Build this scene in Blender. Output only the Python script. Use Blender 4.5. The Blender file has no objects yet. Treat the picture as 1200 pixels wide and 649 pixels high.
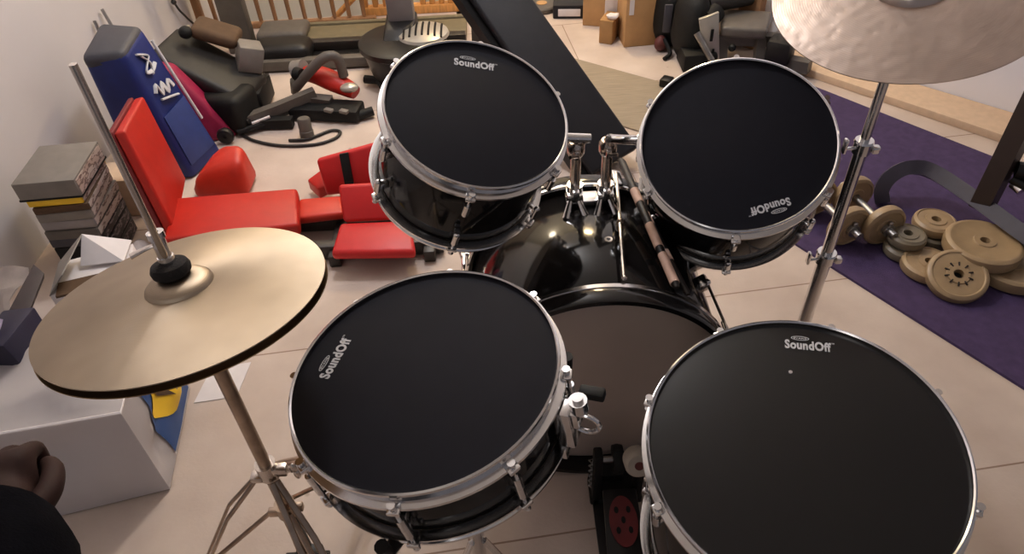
import bpy, bmesh, math, random
from mathutils import Vector, Matrix, noise
V = Vector
random.seed(7)
scene = bpy.context.scene
C = scene.collection
PI = math.pi

# ---------------------------------------------------------------- materials
def lin(c):
    c /= 255.0
    return c / 12.92 if c <= 0.04045 else ((c + 0.055) / 1.055) ** 2.4
def S(r, g, b): return (lin(r), lin(g), lin(b), 1)

def mat(name, col, rough=.5, metal=0, coat=0, var=.12, scale=30, bump=0, bscale=200, spec=.5, stretch=None, alpha=None):
    m = bpy.data.materials.new(name); m.use_nodes = True
    nt = m.node_tree; b = nt.nodes['Principled BSDF']
    b.inputs['Roughness'].default_value = rough
    b.inputs['Metallic'].default_value = metal
    b.inputs['Coat Weight'].default_value = coat
    b.inputs['Specular IOR Level'].default_value = spec
    tc = nt.nodes.new('ShaderNodeTexCoord')
    mp = nt.nodes.new('ShaderNodeMapping')
    if stretch: mp.inputs['Scale'].default_value = stretch
    nt.links.new(tc.outputs['Object'], mp.inputs['Vector'])
    n = nt.nodes.new('ShaderNodeTexNoise'); n.inputs['Scale'].default_value = scale; n.inputs['Detail'].default_value = 4
    nt.links.new(mp.outputs['Vector'], n.inputs['Vector'])
    r = nt.nodes.new('ShaderNodeValToRGB')
    r.color_ramp.elements[0].position = .3; r.color_ramp.elements[1].position = .7
    r.color_ramp.elements[0].color = tuple(c * (1 - var) for c in col[:3]) + (1,)
    r.color_ramp.elements[1].color = tuple(min(1, c * (1 + var)) for c in col[:3]) + (1,)
    nt.links.new(n.outputs['Fac'], r.inputs['Fac'])
    nt.links.new(r.outputs['Color'], b.inputs['Base Color'])
    if bump:
        n2 = nt.nodes.new('ShaderNodeTexNoise'); n2.inputs['Scale'].default_value = bscale
        bp = nt.nodes.new('ShaderNodeBump'); bp.inputs['Strength'].default_value = bump; bp.inputs['Distance'].default_value = .004
        nt.links.new(mp.outputs['Vector'], n2.inputs['Vector'])
        nt.links.new(n2.outputs['Fac'], bp.inputs['Height']); nt.links.new(bp.outputs['Normal'], b.inputs['Normal'])
    if alpha is not None:
        b.inputs['Alpha'].default_value = alpha
    return m

def cymbal_mat(name, col, rough, rings, hammer, aniso):
    m = bpy.data.materials.new(name); m.use_nodes = True
    nt = m.node_tree; L = nt.links; b = nt.nodes['Principled BSDF']
    b.inputs['Metallic'].default_value = 1; b.inputs['Roughness'].default_value = rough
    b.inputs['Anisotropic'].default_value = aniso
    tg = nt.nodes.new('ShaderNodeTangent'); tg.direction_type = 'RADIAL'; tg.axis = 'Z'
    L.new(tg.outputs['Tangent'], b.inputs['Tangent'])
    tc = nt.nodes.new('ShaderNodeTexCoord')
    w = nt.nodes.new('ShaderNodeTexWave'); w.wave_type = 'RINGS'; w.rings_direction = 'Z'
    w.inputs['Scale'].default_value = rings; w.inputs['Distortion'].default_value = .6; w.inputs['Detail'].default_value = 2
    L.new(tc.outputs['Object'], w.inputs['Vector'])
    n = nt.nodes.new('ShaderNodeTexNoise'); n.inputs['Scale'].default_value = 14
    L.new(tc.outputs['Object'], n.inputs['Vector'])
    r = nt.nodes.new('ShaderNodeValToRGB')
    r.color_ramp.elements[0].position = .3; r.color_ramp.elements[1].position = .7
    r.color_ramp.elements[0].color = tuple(c * .9 for c in col[:3]) + (1,)
    r.color_ramp.elements[1].color = tuple(min(1, c * 1.08) for c in col[:3]) + (1,)
    L.new(n.outputs['Fac'], r.inputs['Fac']); L.new(r.outputs['Color'], b.inputs['Base Color'])
    b1 = nt.nodes.new('ShaderNodeBump'); b1.inputs['Strength'].default_value = .08; b1.inputs['Distance'].default_value = .001
    L.new(w.outputs['Fac'], b1.inputs['Height'])
    last = b1
    if hammer:
        v = nt.nodes.new('ShaderNodeTexVoronoi'); v.inputs['Scale'].default_value = 60; v.feature = 'SMOOTH_F1'
        L.new(tc.outputs['Object'], v.inputs['Vector'])
        b2 = nt.nodes.new('ShaderNodeBump'); b2.inputs['Strength'].default_value = hammer; b2.inputs['Distance'].default_value = .002
        L.new(v.outputs['Distance'], b2.inputs['Height']); L.new(b1.outputs['Normal'], b2.inputs['Normal']); last = b2
    L.new(last.outputs['Normal'], b.inputs['Normal'])
    return m

def floor_mat():
    m = bpy.data.materials.new('chipboard_floor'); m.use_nodes = True
    nt = m.node_tree; L = nt.links; b = nt.nodes['Principled BSDF']; b.inputs['Roughness'].default_value = .75
    tc = nt.nodes.new('ShaderNodeTexCoord')
    n = nt.nodes.new('ShaderNodeTexNoise'); n.inputs['Scale'].default_value = 4; n.inputs['Detail'].default_value = 8
    L.new(tc.outputs['Object'], n.inputs['Vector'])
    r = nt.nodes.new('ShaderNodeValToRGB')
    r.color_ramp.elements[0].position = .3; r.color_ramp.elements[1].position = .7
    r.color_ramp.elements[0].color = S(186, 168, 156); r.color_ramp.elements[1].color = S(214, 198, 186)
    L.new(n.outputs['Fac'], r.inputs['Fac'])
    # stains and flecks
    n3 = nt.nodes.new('ShaderNodeTexVoronoi'); n3.inputs['Scale'].default_value = 9
    L.new(tc.outputs['Object'], n3.inputs['Vector'])
    r3 = nt.nodes.new('ShaderNodeValToRGB'); r3.color_ramp.elements[0].position = .03; r3.color_ramp.elements[1].position = .07
    r3.color_ramp.elements[0].color = (.45, .38, .33, 1); r3.color_ramp.elements[1].color = (1, 1, 1, 1)
    L.new(n3.outputs['Distance'], r3.inputs['Fac'])
    mx = nt.nodes.new('ShaderNodeMixRGB'); mx.blend_type = 'MULTIPLY'; mx.inputs['Fac'].default_value = .55
    L.new(r.outputs['Color'], mx.inputs['Color1']); L.new(r3.outputs['Color'], mx.inputs['Color2'])
    # board joints
    mp = nt.nodes.new('ShaderNodeMapping'); mp.inputs['Location'].default_value = (.04, -.11, 0)
    mp.inputs['Rotation'].default_value = (0, 0, math.radians(-6))
    L.new(tc.outputs['Object'], mp.inputs['Vector'])
    br = nt.nodes.new('ShaderNodeTexBrick'); br.inputs['Scale'].default_value = 1
    br.inputs['Brick Width'].default_value = 1.35; br.inputs['Row Height'].default_value = .62; br.inputs['Mortar Size'].default_value = .0022
    br.inputs['Color1'].default_value = (1, 1, 1, 1); br.inputs['Color2'].default_value = (.95, .94, .93, 1); br.inputs['Mortar'].default_value = (.5, .42, .36, 1)
    L.new(mp.outputs['Vector'], br.inputs['Vector'])
    m2 = nt.nodes.new('ShaderNodeMixRGB'); m2.blend_type = 'MULTIPLY'; m2.inputs['Fac'].default_value = 1
    L.new(mx.outputs['Color'], m2.inputs['Color1']); L.new(br.outputs['Color'], m2.inputs['Color2'])
    L.new(m2.outputs['Color'], b.inputs['Base Color'])
    n2 = nt.nodes.new('ShaderNodeTexNoise'); n2.inputs['Scale'].default_value = 120
    L.new(tc.outputs['Object'], n2.inputs['Vector'])
    bp = nt.nodes.new('ShaderNodeBump'); bp.inputs['Strength'].default_value = .15; bp.inputs['Distance'].default_value = .003
    L.new(n2.outputs['Fac'], bp.inputs['Height']); L.new(bp.outputs['Normal'], b.inputs['Normal'])
    return m

def stripes_mat(name, cols, scale, direction='Z', rough=.5):
    """printed sleeve: irregular blotchy bands"""
    m = bpy.data.materials.new(name); m.use_nodes = True
    nt = m.node_tree; L = nt.links; b = nt.nodes['Principled BSDF']; b.inputs['Roughness'].default_value = rough
    tc = nt.nodes.new('ShaderNodeTexCoord')
    n = nt.nodes.new('ShaderNodeTexNoise'); n.inputs['Scale'].default_value = scale; n.inputs['Detail'].default_value = 3
    mp = nt.nodes.new('ShaderNodeMapping'); mp.inputs['Scale'].default_value = {'Z': (1, 1, .25), 'Y': (1, .3, 1), 'X': (.3, 1, 1)}[direction]
    L.new(tc.outputs['Object'], mp.inputs['Vector']); L.new(mp.outputs['Vector'], n.inputs['Vector'])
    r = nt.nodes.new('ShaderNodeValToRGB'); r.color_ramp.interpolation = 'CONSTANT'
    r.color_ramp.elements[0].position = 0; r.color_ramp.elements[0].color = cols[0]
    r.color_ramp.elements[1].position = .48; r.color_ramp.elements[1].color = cols[1]
    for i, c in enumerate(cols[2:]):
        e = r.color_ramp.elements.new(.55 + .07 * i); e.color = c
    L.new(n.outputs['Fac'], r.inputs['Fac']); L.new(r.outputs['Color'], b.inputs['Base Color'])
    return m

M = dict(
    lacquer=mat('black_drum_lacquer', (.009, .008, .008, 1), .10, coat=0, var=.1, spec=.42),
    chrome=mat('chrome', (.72, .71, .71, 1), .17, metal=1, var=.04),
    chrome2=mat('worn_chrome', (.60, .54, .49, 1), .24, metal=1, var=.12),
    bronze=mat('warm_steel_tube', (.40, .31, .24, 1), .3, metal=1, var=.2),
    head=mat('black_mute_pad', S(27, 27, 34), .7, var=.06, bump=.08, bscale=900, spec=.12),
    headshiny=mat('black_mute_pad_smooth', S(24, 24, 25), .22, var=.05, spec=.4),
    basshead=mat('smoky_bass_skin', S(200, 184, 172), .3, var=.05, scale=6, spec=.35),
    white_ink=mat('white_print', S(205, 205, 208), .6, var=.02),
    black=mat('black_rubber', (.006, .006, .006, 1), .6, var=.2, spec=.3),
    blackplastic=mat('black_plastic', (.010, .009, .009, 1), .4, var=.2, spec=.4),
    felt=mat('black_felt', (.012, .010, .010, 1), .95, var=.3, bump=.4, bscale=400),
    cream_felt=mat('cream_felt', S(188, 178, 165), .95, var=.08, bump=.3, bscale=500),
    maroon=mat('maroon', S(95, 45, 42), .6),
    pedalred=mat('dark_red_plate', S(104, 24, 28), .5, var=.15),
    steel=mat('grey_steel', (.35, .34, .33, 1), .35, metal=1, var=.1),
    hat=cymbal_mat('hi_hat_brass', (.44, .36, .27), .48, 160, 0, .7),
    hatshade=cymbal_mat('hi_hat_shaded_brass', (.34, .22, .11), .4, 160, 0, .6),  # darker copy of the brass, shade of the underside painted in
    crash=cymbal_mat('crash_bronze', (.62, .515, .455), .30, 90, .5, .15),
    stick=mat('dark_wood_rod', S(30, 21, 18), .55, var=.25, scale=60),
    pale=mat('pale_band', S(216, 178, 158), .6, var=.08),
    wall=mat('painted_plaster', S(206, 201, 202), .85, var=.03, scale=3, bump=.06, bscale=60),
    wallbright=mat('bright_plaster', S(246, 244, 248), .85, var=.02, scale=3),
    wallwarm=mat('cream_plaster', S(240, 230, 208), .85, var=.03, scale=3),
    ceil=mat('ceiling_white', S(228, 224, 218), .9, var=.02),
    floor=floor_mat(),
    railwood=mat('baluster_wood', S(150, 108, 72), .5, var=.18, scale=25, stretch=(4, 4, .6)),
    litwood=mat('orange_lit_wood', S(214, 152, 84), .5, var=.18, scale=25, stretch=(4, 4, .6)),  # wood with the orange light on it painted into the colour
    greymat=mat('grey_wood_effect_mat', S(150, 136, 116), .7, var=.14, scale=16, stretch=(.7, 9, 1)),
    purple=mat('purple_carpet', S(70, 54, 92), .95, var=.16, scale=40, bump=.5, bscale=500),
    redpad=mat('red_vinyl', S(188, 32, 18), .45, var=.05, bump=.05, bscale=90),
    redpad2=mat('bright_red_vinyl', S(200, 28, 30), .45, var=.05, bump=.05, bscale=90),
    orangepad=mat('orange_red_vinyl', S(198, 46, 26), .45, var=.06),
    redshade=mat('shaded_red_vinyl', S(118, 28, 32), .6, var=.1),  # red pad's side in shadow, its darkness put into the colour
    bframe=mat('black_painted_steel', S(40, 34, 30), .4, var=.2),
    navy=mat('navy_vinyl', S(18, 36, 104), .5, var=.1, bump=.06, bscale=60),
    blue2=mat('mid_blue_vinyl', S(44, 62, 124), .5, var=.08),
    charc=mat('charcoal_vinyl', S(62, 62, 70), .55, var=.1),
    magenta=mat('magenta_vinyl', S(150, 22, 66), .55, var=.12),
    padblack=mat('black_padding', S(24, 21, 19), .55, var=.2, bump=.1, bscale=60),
    boardblack=mat('black_bench_vinyl', S(34, 34, 39), .55, var=.1, bump=.05, bscale=60, spec=.3),
    brown=mat('brown_cushion', S(84, 62, 42), .8, var=.15),
    greybox=mat('grey_plastic', S(124, 118, 112), .5, var=.08),
    midgrey=mat('mid_grey_paint', S(92, 86, 80), .5, var=.1),
    olive=mat('olive_grey_belt', S(112, 102, 78), .6, var=.08),
    upright=mat('treadmill_grey', S(88, 82, 76), .45, var=.08),
    columngrey=mat('column_grey', S(140, 134, 134), .4, var=.06),
    silver=mat('silver_plastic', S(190, 184, 172), .3, metal=.5, var=.05),
    card=mat('cardboard', S(190, 148, 100), .85, var=.08, scale=20),
    carddark=mat('cardboard_shade', S(168, 128, 82), .85, var=.08, scale=20),
    paper=mat('white_paper', S(226, 220, 220), .8, var=.03),
    bag=mat('white_carrier_plastic', S(238, 232, 232), .45, var=.04, scale=6, bump=.25, bscale=14),
    yellow=mat('yellow_print', S(240, 196, 40), .5, var=.04),
    blueprint=mat('blue_print', S(36, 78, 140), .5, var=.05),
    darkprint=mat('dark_print', S(70, 50, 30), .5, var=.05),
    clear=mat('milky_plastic', S(190, 180, 176), .25, var=.12, scale=18, bump=.5, bscale=30),
    lilac=mat('lilac_paper', S(200, 190, 214), .7, var=.12, scale=12),
    darknavy=mat('dark_navy_card', S(34, 32, 56), .5, var=.2, scale=10),
    darkbrown=mat('dark_brown_card', S(54, 44, 46), .55, var=.15),
    gold=mat('gold_vinyl_weight', S(158, 134, 102), .38, var=.08, scale=30),
    greygold=mat('grey_gold_weight', S(122, 112, 94), .4, var=.08, scale=30),
    gymtube=mat('slate_painted_tube', S(54, 50, 62), .45, var=.12),
    gympost=mat('brown_black_tube', S(48, 38, 36), .45, var=.12),
    ledge=mat('chipboard_panel', S(214, 186, 158), .8, var=.06, scale=40),
    ledgedge=mat('chipboard_edge', S(150, 110, 76), .8, var=.1, scale=60),
    shaded_skin=mat('shaded_skin', S(52, 32, 28), .7, var=.1, spec=.2),  # dark tone puts the shadow over the hand into the colour
    sleeve=mat('dark_navy_cloth', S(10, 10, 15), 1, var=.2, scale=60, bump=.3, bscale=400, spec=.05),
    cable=mat('black_cable', (.012, .011, .011, 1), .5),
    benchgrey=mat('grey_bench_vinyl', S(98, 92, 86), .4, var=.08),
    spine=stripes_mat('printed_spine', [S(196, 180, 172), S(120, 98, 92), S(186, 164, 154)], 75, 'Y'),
    spine2=stripes_mat('printed_dark_spine', [S(34, 30, 34), S(120, 112, 120), S(50, 44, 50)], 75, 'Y'),
)

# ---------------------------------------------------------------- mesh builder
class MB:
    def __init__(self): self.bm = bmesh.new()
    def merge(self, tb, X=None):
        if X is not None: tb.transform(X)
        bmesh.ops.recalc_face_normals(tb, faces=tb.faces)
        me = bpy.data.meshes.new('tmp'); tb.to_mesh(me); tb.free()
        self.bm.from_mesh(me); bpy.data.meshes.remove(me); return self
    def hexa(self, p, bev=0, seg=2):
        """8 corners: bottom ring 0-3, top ring 4-7"""
        t = bmesh.new(); v = [t.verts.new(V(q)) for q in p]
        for f in ((3, 2, 1, 0), (4, 5, 6, 7), (0, 1, 5, 4), (1, 2, 6, 5), (2, 3, 7, 6), (3, 0, 4, 7)): t.faces.new([v[i] for i in f])
        if bev: bmesh.ops.bevel(t, geom=list(t.edges), offset=bev, segments=seg, profile=.5, affect='EDGES', clamp_overlap=True)
        return self.merge(t)
    def box(self, c, s, R=None, bev=0, seg=2):
        x, y, z = (k / 2 for k in s); c = V(c)
        q = [V(a) for a in ((-x, -y, -z), (x, -y, -z), (x, y, -z), (-x, y, -z), (-x, -y, z), (x, -y, z), (x, y, z), (-x, y, z))]
        if R is not None: q = [R @ a for a in q]
        return self.hexa([c + a for a in q], bev, seg)
    def slab(self, p, up, th, bev=0, seg=2):
        """4 corner quad p extruded by vector -up*th (p is the top face)"""
        p = [V(a) for a in p]; u = V(up).normalized() * th
        return self.hexa([a - u for a in p] + p, bev, seg)
    def tube(self, pts, r, n=10, closed=False, sx=1, sy=1, upv=None, square=False):
        pts = [V(p) for p in pts]; k = len(pts)
        rs = r if isinstance(r, (list, tuple)) else [r] * k
        t = bmesh.new(); rings = []
        T = []
        for i in range(k):
            a = pts[(i - 1) % k] if (closed or i > 0) else pts[i]
            b = pts[(i + 1) % k] if (closed or i < k - 1) else pts[i]
            T.append((b - a).normalized())
        nrm = V(upv) if upv is not None else (V((0, 0, 1)) if abs(T[0].z) < .9 else V((1, 0, 0)))
        nrm = (nrm - nrm.dot(T[0]) * T[0]).normalized()
        for i in range(k):
            nrm = (nrm - nrm.dot(T[i]) * T[i])
            nrm = nrm.normalized() if nrm.length > 1e-6 else T[i].orthogonal().normalized()
            bn = T[i].cross(nrm)
            ring = []
            for j in range(n):
                a = 2 * PI * j / n + (PI / n if square else 0)
                q = rs[i] * (1.4142 if square else 1)
                ring.append(t.verts.new(pts[i] + nrm * (math.cos(a) * q * sx) + bn * (math.sin(a) * q * sy)))
            rings.append(ring)
        m = k if closed else k - 1
        for i in range(m):
            A, B = rings[i], rings[(i + 1) % k]
            for j in range(n): t.faces.new((A[j], A[(j + 1) % n], B[(j + 1) % n], B[j]))
        if not closed:
            t.faces.new(rings[0][::-1]); t.faces.new(rings[-1])
        return self.merge(t)
    def cyl(self, a, b, r, r2=None, n=20): return self.tube([a, b], [r, r if r2 is None else r2], n)
    def lathe(self, prof, n=64, X=None, closed=False):
        t = bmesh.new(); rings = []
        for (r, z) in prof:
            if r < 1e-6: rings.append([t.verts.new((0, 0, z))])
            else: rings.append([t.verts.new((r * math.cos(2 * PI * j / n), r * math.sin(2 * PI * j / n), z)) for j in range(n)])
        k = len(prof)
        for i in range(k if closed else k - 1):
            A, B = rings[i], rings[(i + 1) % k]
            for j in range(n):
                a, b = A[j % len(A)], A[(j + 1) % len(A)]; c, d = B[(j + 1) % len(B)], B[j % len(B)]
                f = [a]
                for q in (b, c, d):
                    if q not in f: f.append(q)
                if len(f) > 2:
                    try: t.faces.new(f)
                    except ValueError: pass
        return self.merge(t, X)
    def ball(self, c, r, s=(1, 1, 1), n=16, R=None):
        t = bmesh.new(); bmesh.ops.create_uvsphere(t, u_segments=n, v_segments=max(6, n // 2), radius=r)
        X = Matrix.Translation(V(c)) @ (R.to_4x4() if R is not None else Matrix()) @ Matrix.Diagonal((*s, 1))
        return self.merge(t, X)
    def prism(self, poly, X, th):
        """2D polygon in local xy, extruded th along local z, placed with X"""
        t = bmesh.new(); a = [t.verts.new((p[0], p[1], 0)) for p in poly]; b = [t.verts.new((p[0], p[1], th)) for p in poly]
        k = len(poly); t.faces.new(a[::-1]); t.faces.new(b)
        for i in range(k): t.faces.new((a[i], a[(i + 1) % k], b[(i + 1) % k], b[i]))
        return self.merge(t, X)
    def sheet(self, f, nu, nv, th=0):
        t = bmesh.new(); g = [[t.verts.new(V(f(i / nu, j / nv))) for j in range(nv + 1)] for i in range(nu + 1)]
        for i in range(nu):
            for j in range(nv): t.faces.new((g[i][j], g[i + 1][j], g[i + 1][j + 1], g[i][j + 1]))
        if th: bmesh.ops.solidify(t, geom=list(t.faces), thickness=th)
        return self.merge(t)
    def roughen(self, amp, sc, seed=0):
        for v in self.bm.verts:
            v.co += noise.noise_vector(v.co * sc + V((seed, seed * 2, 0))) * amp
        return self

def link(name, mb, m, parent=None, inv=None, angle=40):
    if inv is not None: mb.bm.transform(inv)
    me = bpy.data.meshes.new(name); mb.bm.to_mesh(me); mb.bm.free()
    for p in me.polygons: p.use_smooth = True
    me.set_sharp_from_angle(angle=math.radians(angle))
    me.materials.append(M[m] if isinstance(m, str) else m)
    o = bpy.data.objects.new(name, me); C.objects.link(o)
    if parent is not None: o.parent = parent
    return o

WM = {}
def tag(o, label, cat, group=None):
    o['label'] = label; o['category'] = cat
    if group: o['group'] = group
    return o
def root(name, label, cat, loc=(0, 0, 0), X=None, group=None):
    o = bpy.data.objects.new(name, None); C.objects.link(o); o.empty_display_size = .05
    X = Matrix.Translation(V(loc)) if X is None else X
    o.matrix_world = X; WM[o.name] = X.copy(); tag(o, label, cat, group); return o
def part(name, mb, m, parent, world=True, label=None, angle=40):
    """part (or sub-part) of a thing; geometry given in world space unless world=False"""
    r = parent
    while r.parent is not None: r = r.parent
    o = link(name, mb, m, parent, WM[r.name].inverted() if world else None, angle)
    if label: o['label'] = label
    return o
def solo(name, mb, m, label, cat, loc=(0, 0, 0), group=None, angle=40):
    o = link(name, mb, m, None, Matrix.Translation(-V(loc)), angle); o.location = loc
    WM[o.name] = Matrix.Translation(V(loc))
    return tag(o, label, cat, group)
def struct(name, mb, m):
    o = link(name, mb, m); o['kind'] = 'structure'; return o
def copy_part(o, parent, rotz=0):
    c = o.copy(); C.objects.link(c); c.parent = parent; c.rotation_euler = (0, 0, rotz)
    for ch in o.children:
        d = ch.copy(); C.objects.link(d); d.parent = c
    return c

def axes(n, c):
    """matrix with z = n, x = world X projected"""
    n = V(n).normalized(); x = V((1, 0, 0)); x = (x - x.dot(n) * n).normalized(); y = n.cross(x)
    X = Matrix((x, y, n)).transposed().to_4x4(); X.translation = V(c); return X
def RZ(a): return Matrix.Rotation(a, 3, 'Z')
def smooth(pts, k=6):
    pts = [V(p) for p in pts]; out = []
    for i in range(len(pts) - 1):
        p0 = pts[max(0, i - 1)]; p1 = pts[i]; p2 = pts[i + 1]; p3 = pts[min(len(pts) - 1, i + 2)]
        for j in range(k):
            t = j / k
            out.append(.5 * ((2 * p1) + (p2 - p0) * t + (2 * p0 - 5 * p1 + 4 * p2 - p3) * t * t + (3 * p1 - p0 - 3 * p2 + p3) * t ** 3))
    out.append(pts[-1]); return out

def text_mb(body, length, height, X, bold=.02, mb=None, th=.0006):
    cu = bpy.data.curves.new('txt', 'FONT'); cu.body = body; cu.offset = bold; cu.extrude = 0; cu.space_character = 1.07; cu.resolution_u = 3
    o = bpy.data.objects.new('txt', cu); C.objects.link(o)
    bpy.context.view_layer.update()
    me = bpy.data.meshes.new_from_object(o.evaluated_get(bpy.context.evaluated_depsgraph_get()))
    bpy.data.objects.remove(o); bpy.data.curves.remove(cu)
    xs = [v.co.x for v in me.vertices]; ys = [v.co.y for v in me.vertices]
    sx = length / (max(xs) - min(xs)); sy = height / (max(ys) - min(ys))
    t = bmesh.new(); t.from_mesh(me); bpy.data.meshes.remove(me)
    for v in t.verts: v.co = V(((v.co.x - min(xs)) * sx, (v.co.y - min(ys)) * sy, 0))
    g = bmesh.ops.extrude_face_region(t, geom=list(t.faces))
    for e in g['geom']:
        if isinstance(e, bmesh.types.BMVert): e.co.z += th
    mb = mb or MB(); return mb.merge(t, X)

# ---------------------------------------------------------------- setting
FL = MB().box((.2, 1.2, -.05), (5.6, 4.6, .1)); FL.box((1.3, 4.3, -.05), (3.0, 1.7, .1))
struct('floor', FL, 'floor')
struct('wall_left', MB().box((-1.51, 1.35, 1.2), (.1, 4.9, 2.6)), 'wall')
struct('wall_far', MB().box((-.8, 4.02, .7), (1.7, .1, 3.6)), 'wallwarm')
struct('wall_back', MB().box((1.3, 5.0, 1.2), (3.2, .1, 2.5)), 'wallwarm')
wr = MB(); a = V((1.60, 2.47, 0)); d = V((.693, -.721, 0)); nn = V((.721, .693, 0))
p0 = a - d * 2.2; p1 = a + d * 2.0
wr.hexa([p0, p1, p1 + nn * .1, p0 + nn * .1] + [q + V((0, 0, 2.4)) for q in (p0, p1, p1 + nn * .1, p0 + nn * .1)])
struct('wall_right', wr, 'wallbright')
struct('ceiling', MB().box((.3, 2.1, 2.45), (4.2, 6.0, .1)), 'ceil')
# skirting at the foot of the left wall
struct('baseboard_left', MB().box((-1.452, 2.9, .03), (.016, .9, .06), bev=.004), 'wallwarm')

# chipboard panel lying along the right wall
cp = MB(); k0 = V((1.10, 2.78, 0)); k1 = V((1.96, 1.805, 0)); nw = V((.721, .693, 0))
cp.hexa([k0, k1, k1 + nw * .195, k0 + nw * .14] + [q + V((0, 0, .03)) for q in (k0, k1, k1 + nw * .195, k0 + nw * .14)], .003)
solo('chipboard_panel', cp, 'ledge', 'long beige chipboard panel lying along the foot of the right wall', 'board', k0)

# mats
gm = MB(); q = [V((.12, 3.05, 0)), V((.86, 2.475, 0)), V((.80, 2.05, 0)), V((.10, 2.585, 0))]
gm.hexa(q[::-1] + [p + V((0, 0, .006)) for p in q[::-1]])
solo('floor_mat', gm, 'greymat', 'flat grey wood-effect mat on the floor behind the right rack drum', 'mat', (.5, 2.5, 0))
pm = MB(); q = [V((.81, 1.66, 0)), V((1.75, .17, 0)), V((2.5, .66, 0)), V((1.93, 1.61, 0)), V((1.06, 2.75, 0)), V((.88, 2.60, 0))]
t = bmesh.new(); lo = [t.verts.new(p) for p in q]; hi = [t.verts.new(p + V((0, 0, .008))) for p in q]
t.faces.new(lo[::-1]); t.faces.new(hi)
for i in range(6): t.faces.new((lo[i], lo[(i + 1) % 6], hi[(i + 1) % 6], hi[i]))
pm.merge(t)
solo('carpet', pm, 'purple', 'purple carpet strip laid under the weights and the gym frame', 'carpet', (1.3, 1.5, 0))

# balustrade
r = root('balustrade', 'brown wooden balustrade with thin balusters behind the treadmill', 'railing', (-1.0, 3.42, 0))
part('newel_post', MB().box((-1.415, 3.42, .46), (.035, .035, .92), bev=.004), 'railwood', r)
part('bottom_rail', MB().box((-1.0, 3.42, .012), (.83, .035, .024), bev=.004), 'railwood', r)
part('handrail', MB().box((-1.0, 3.42, .93), (.86, .05, .04), bev=.01), 'railwood', r)
for i in range(11):
    x = -1.345 + .0705 * i
    part('baluster', MB().tube([(x, 3.42, .03), (x, 3.42, .2), (x, 3.42, .5), (x, 3.42, .91)], [.010, .012, .014, .010], 8), 'railwood', r)
r = root('stair_gate', 'orange lit pine stair gate of thick bars beside the balustrade', 'gate', (-.4, 3.5, 0))
part('bottom_rail', MB().box((-.4, 3.5, .02), (.5, .05, .04), bev=.004), 'litwood', r)
part('top_rail', MB().box((-.4, 3.5, .93), (.5, .05, .04), bev=.008), 'litwood', r)
for x in (-.64, -.59, -.54, -.36, -.315, -.27, -.225, -.18):
    part('bar', MB().box((x, 3.5, .48), (.026, .03, .88), bev=.004), 'litwood', r)
part('brace', MB().cyl((-.80, 3.47, -.0), (-.56, 3.47, .2), .014, n=8), 'litwood', r)

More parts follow.
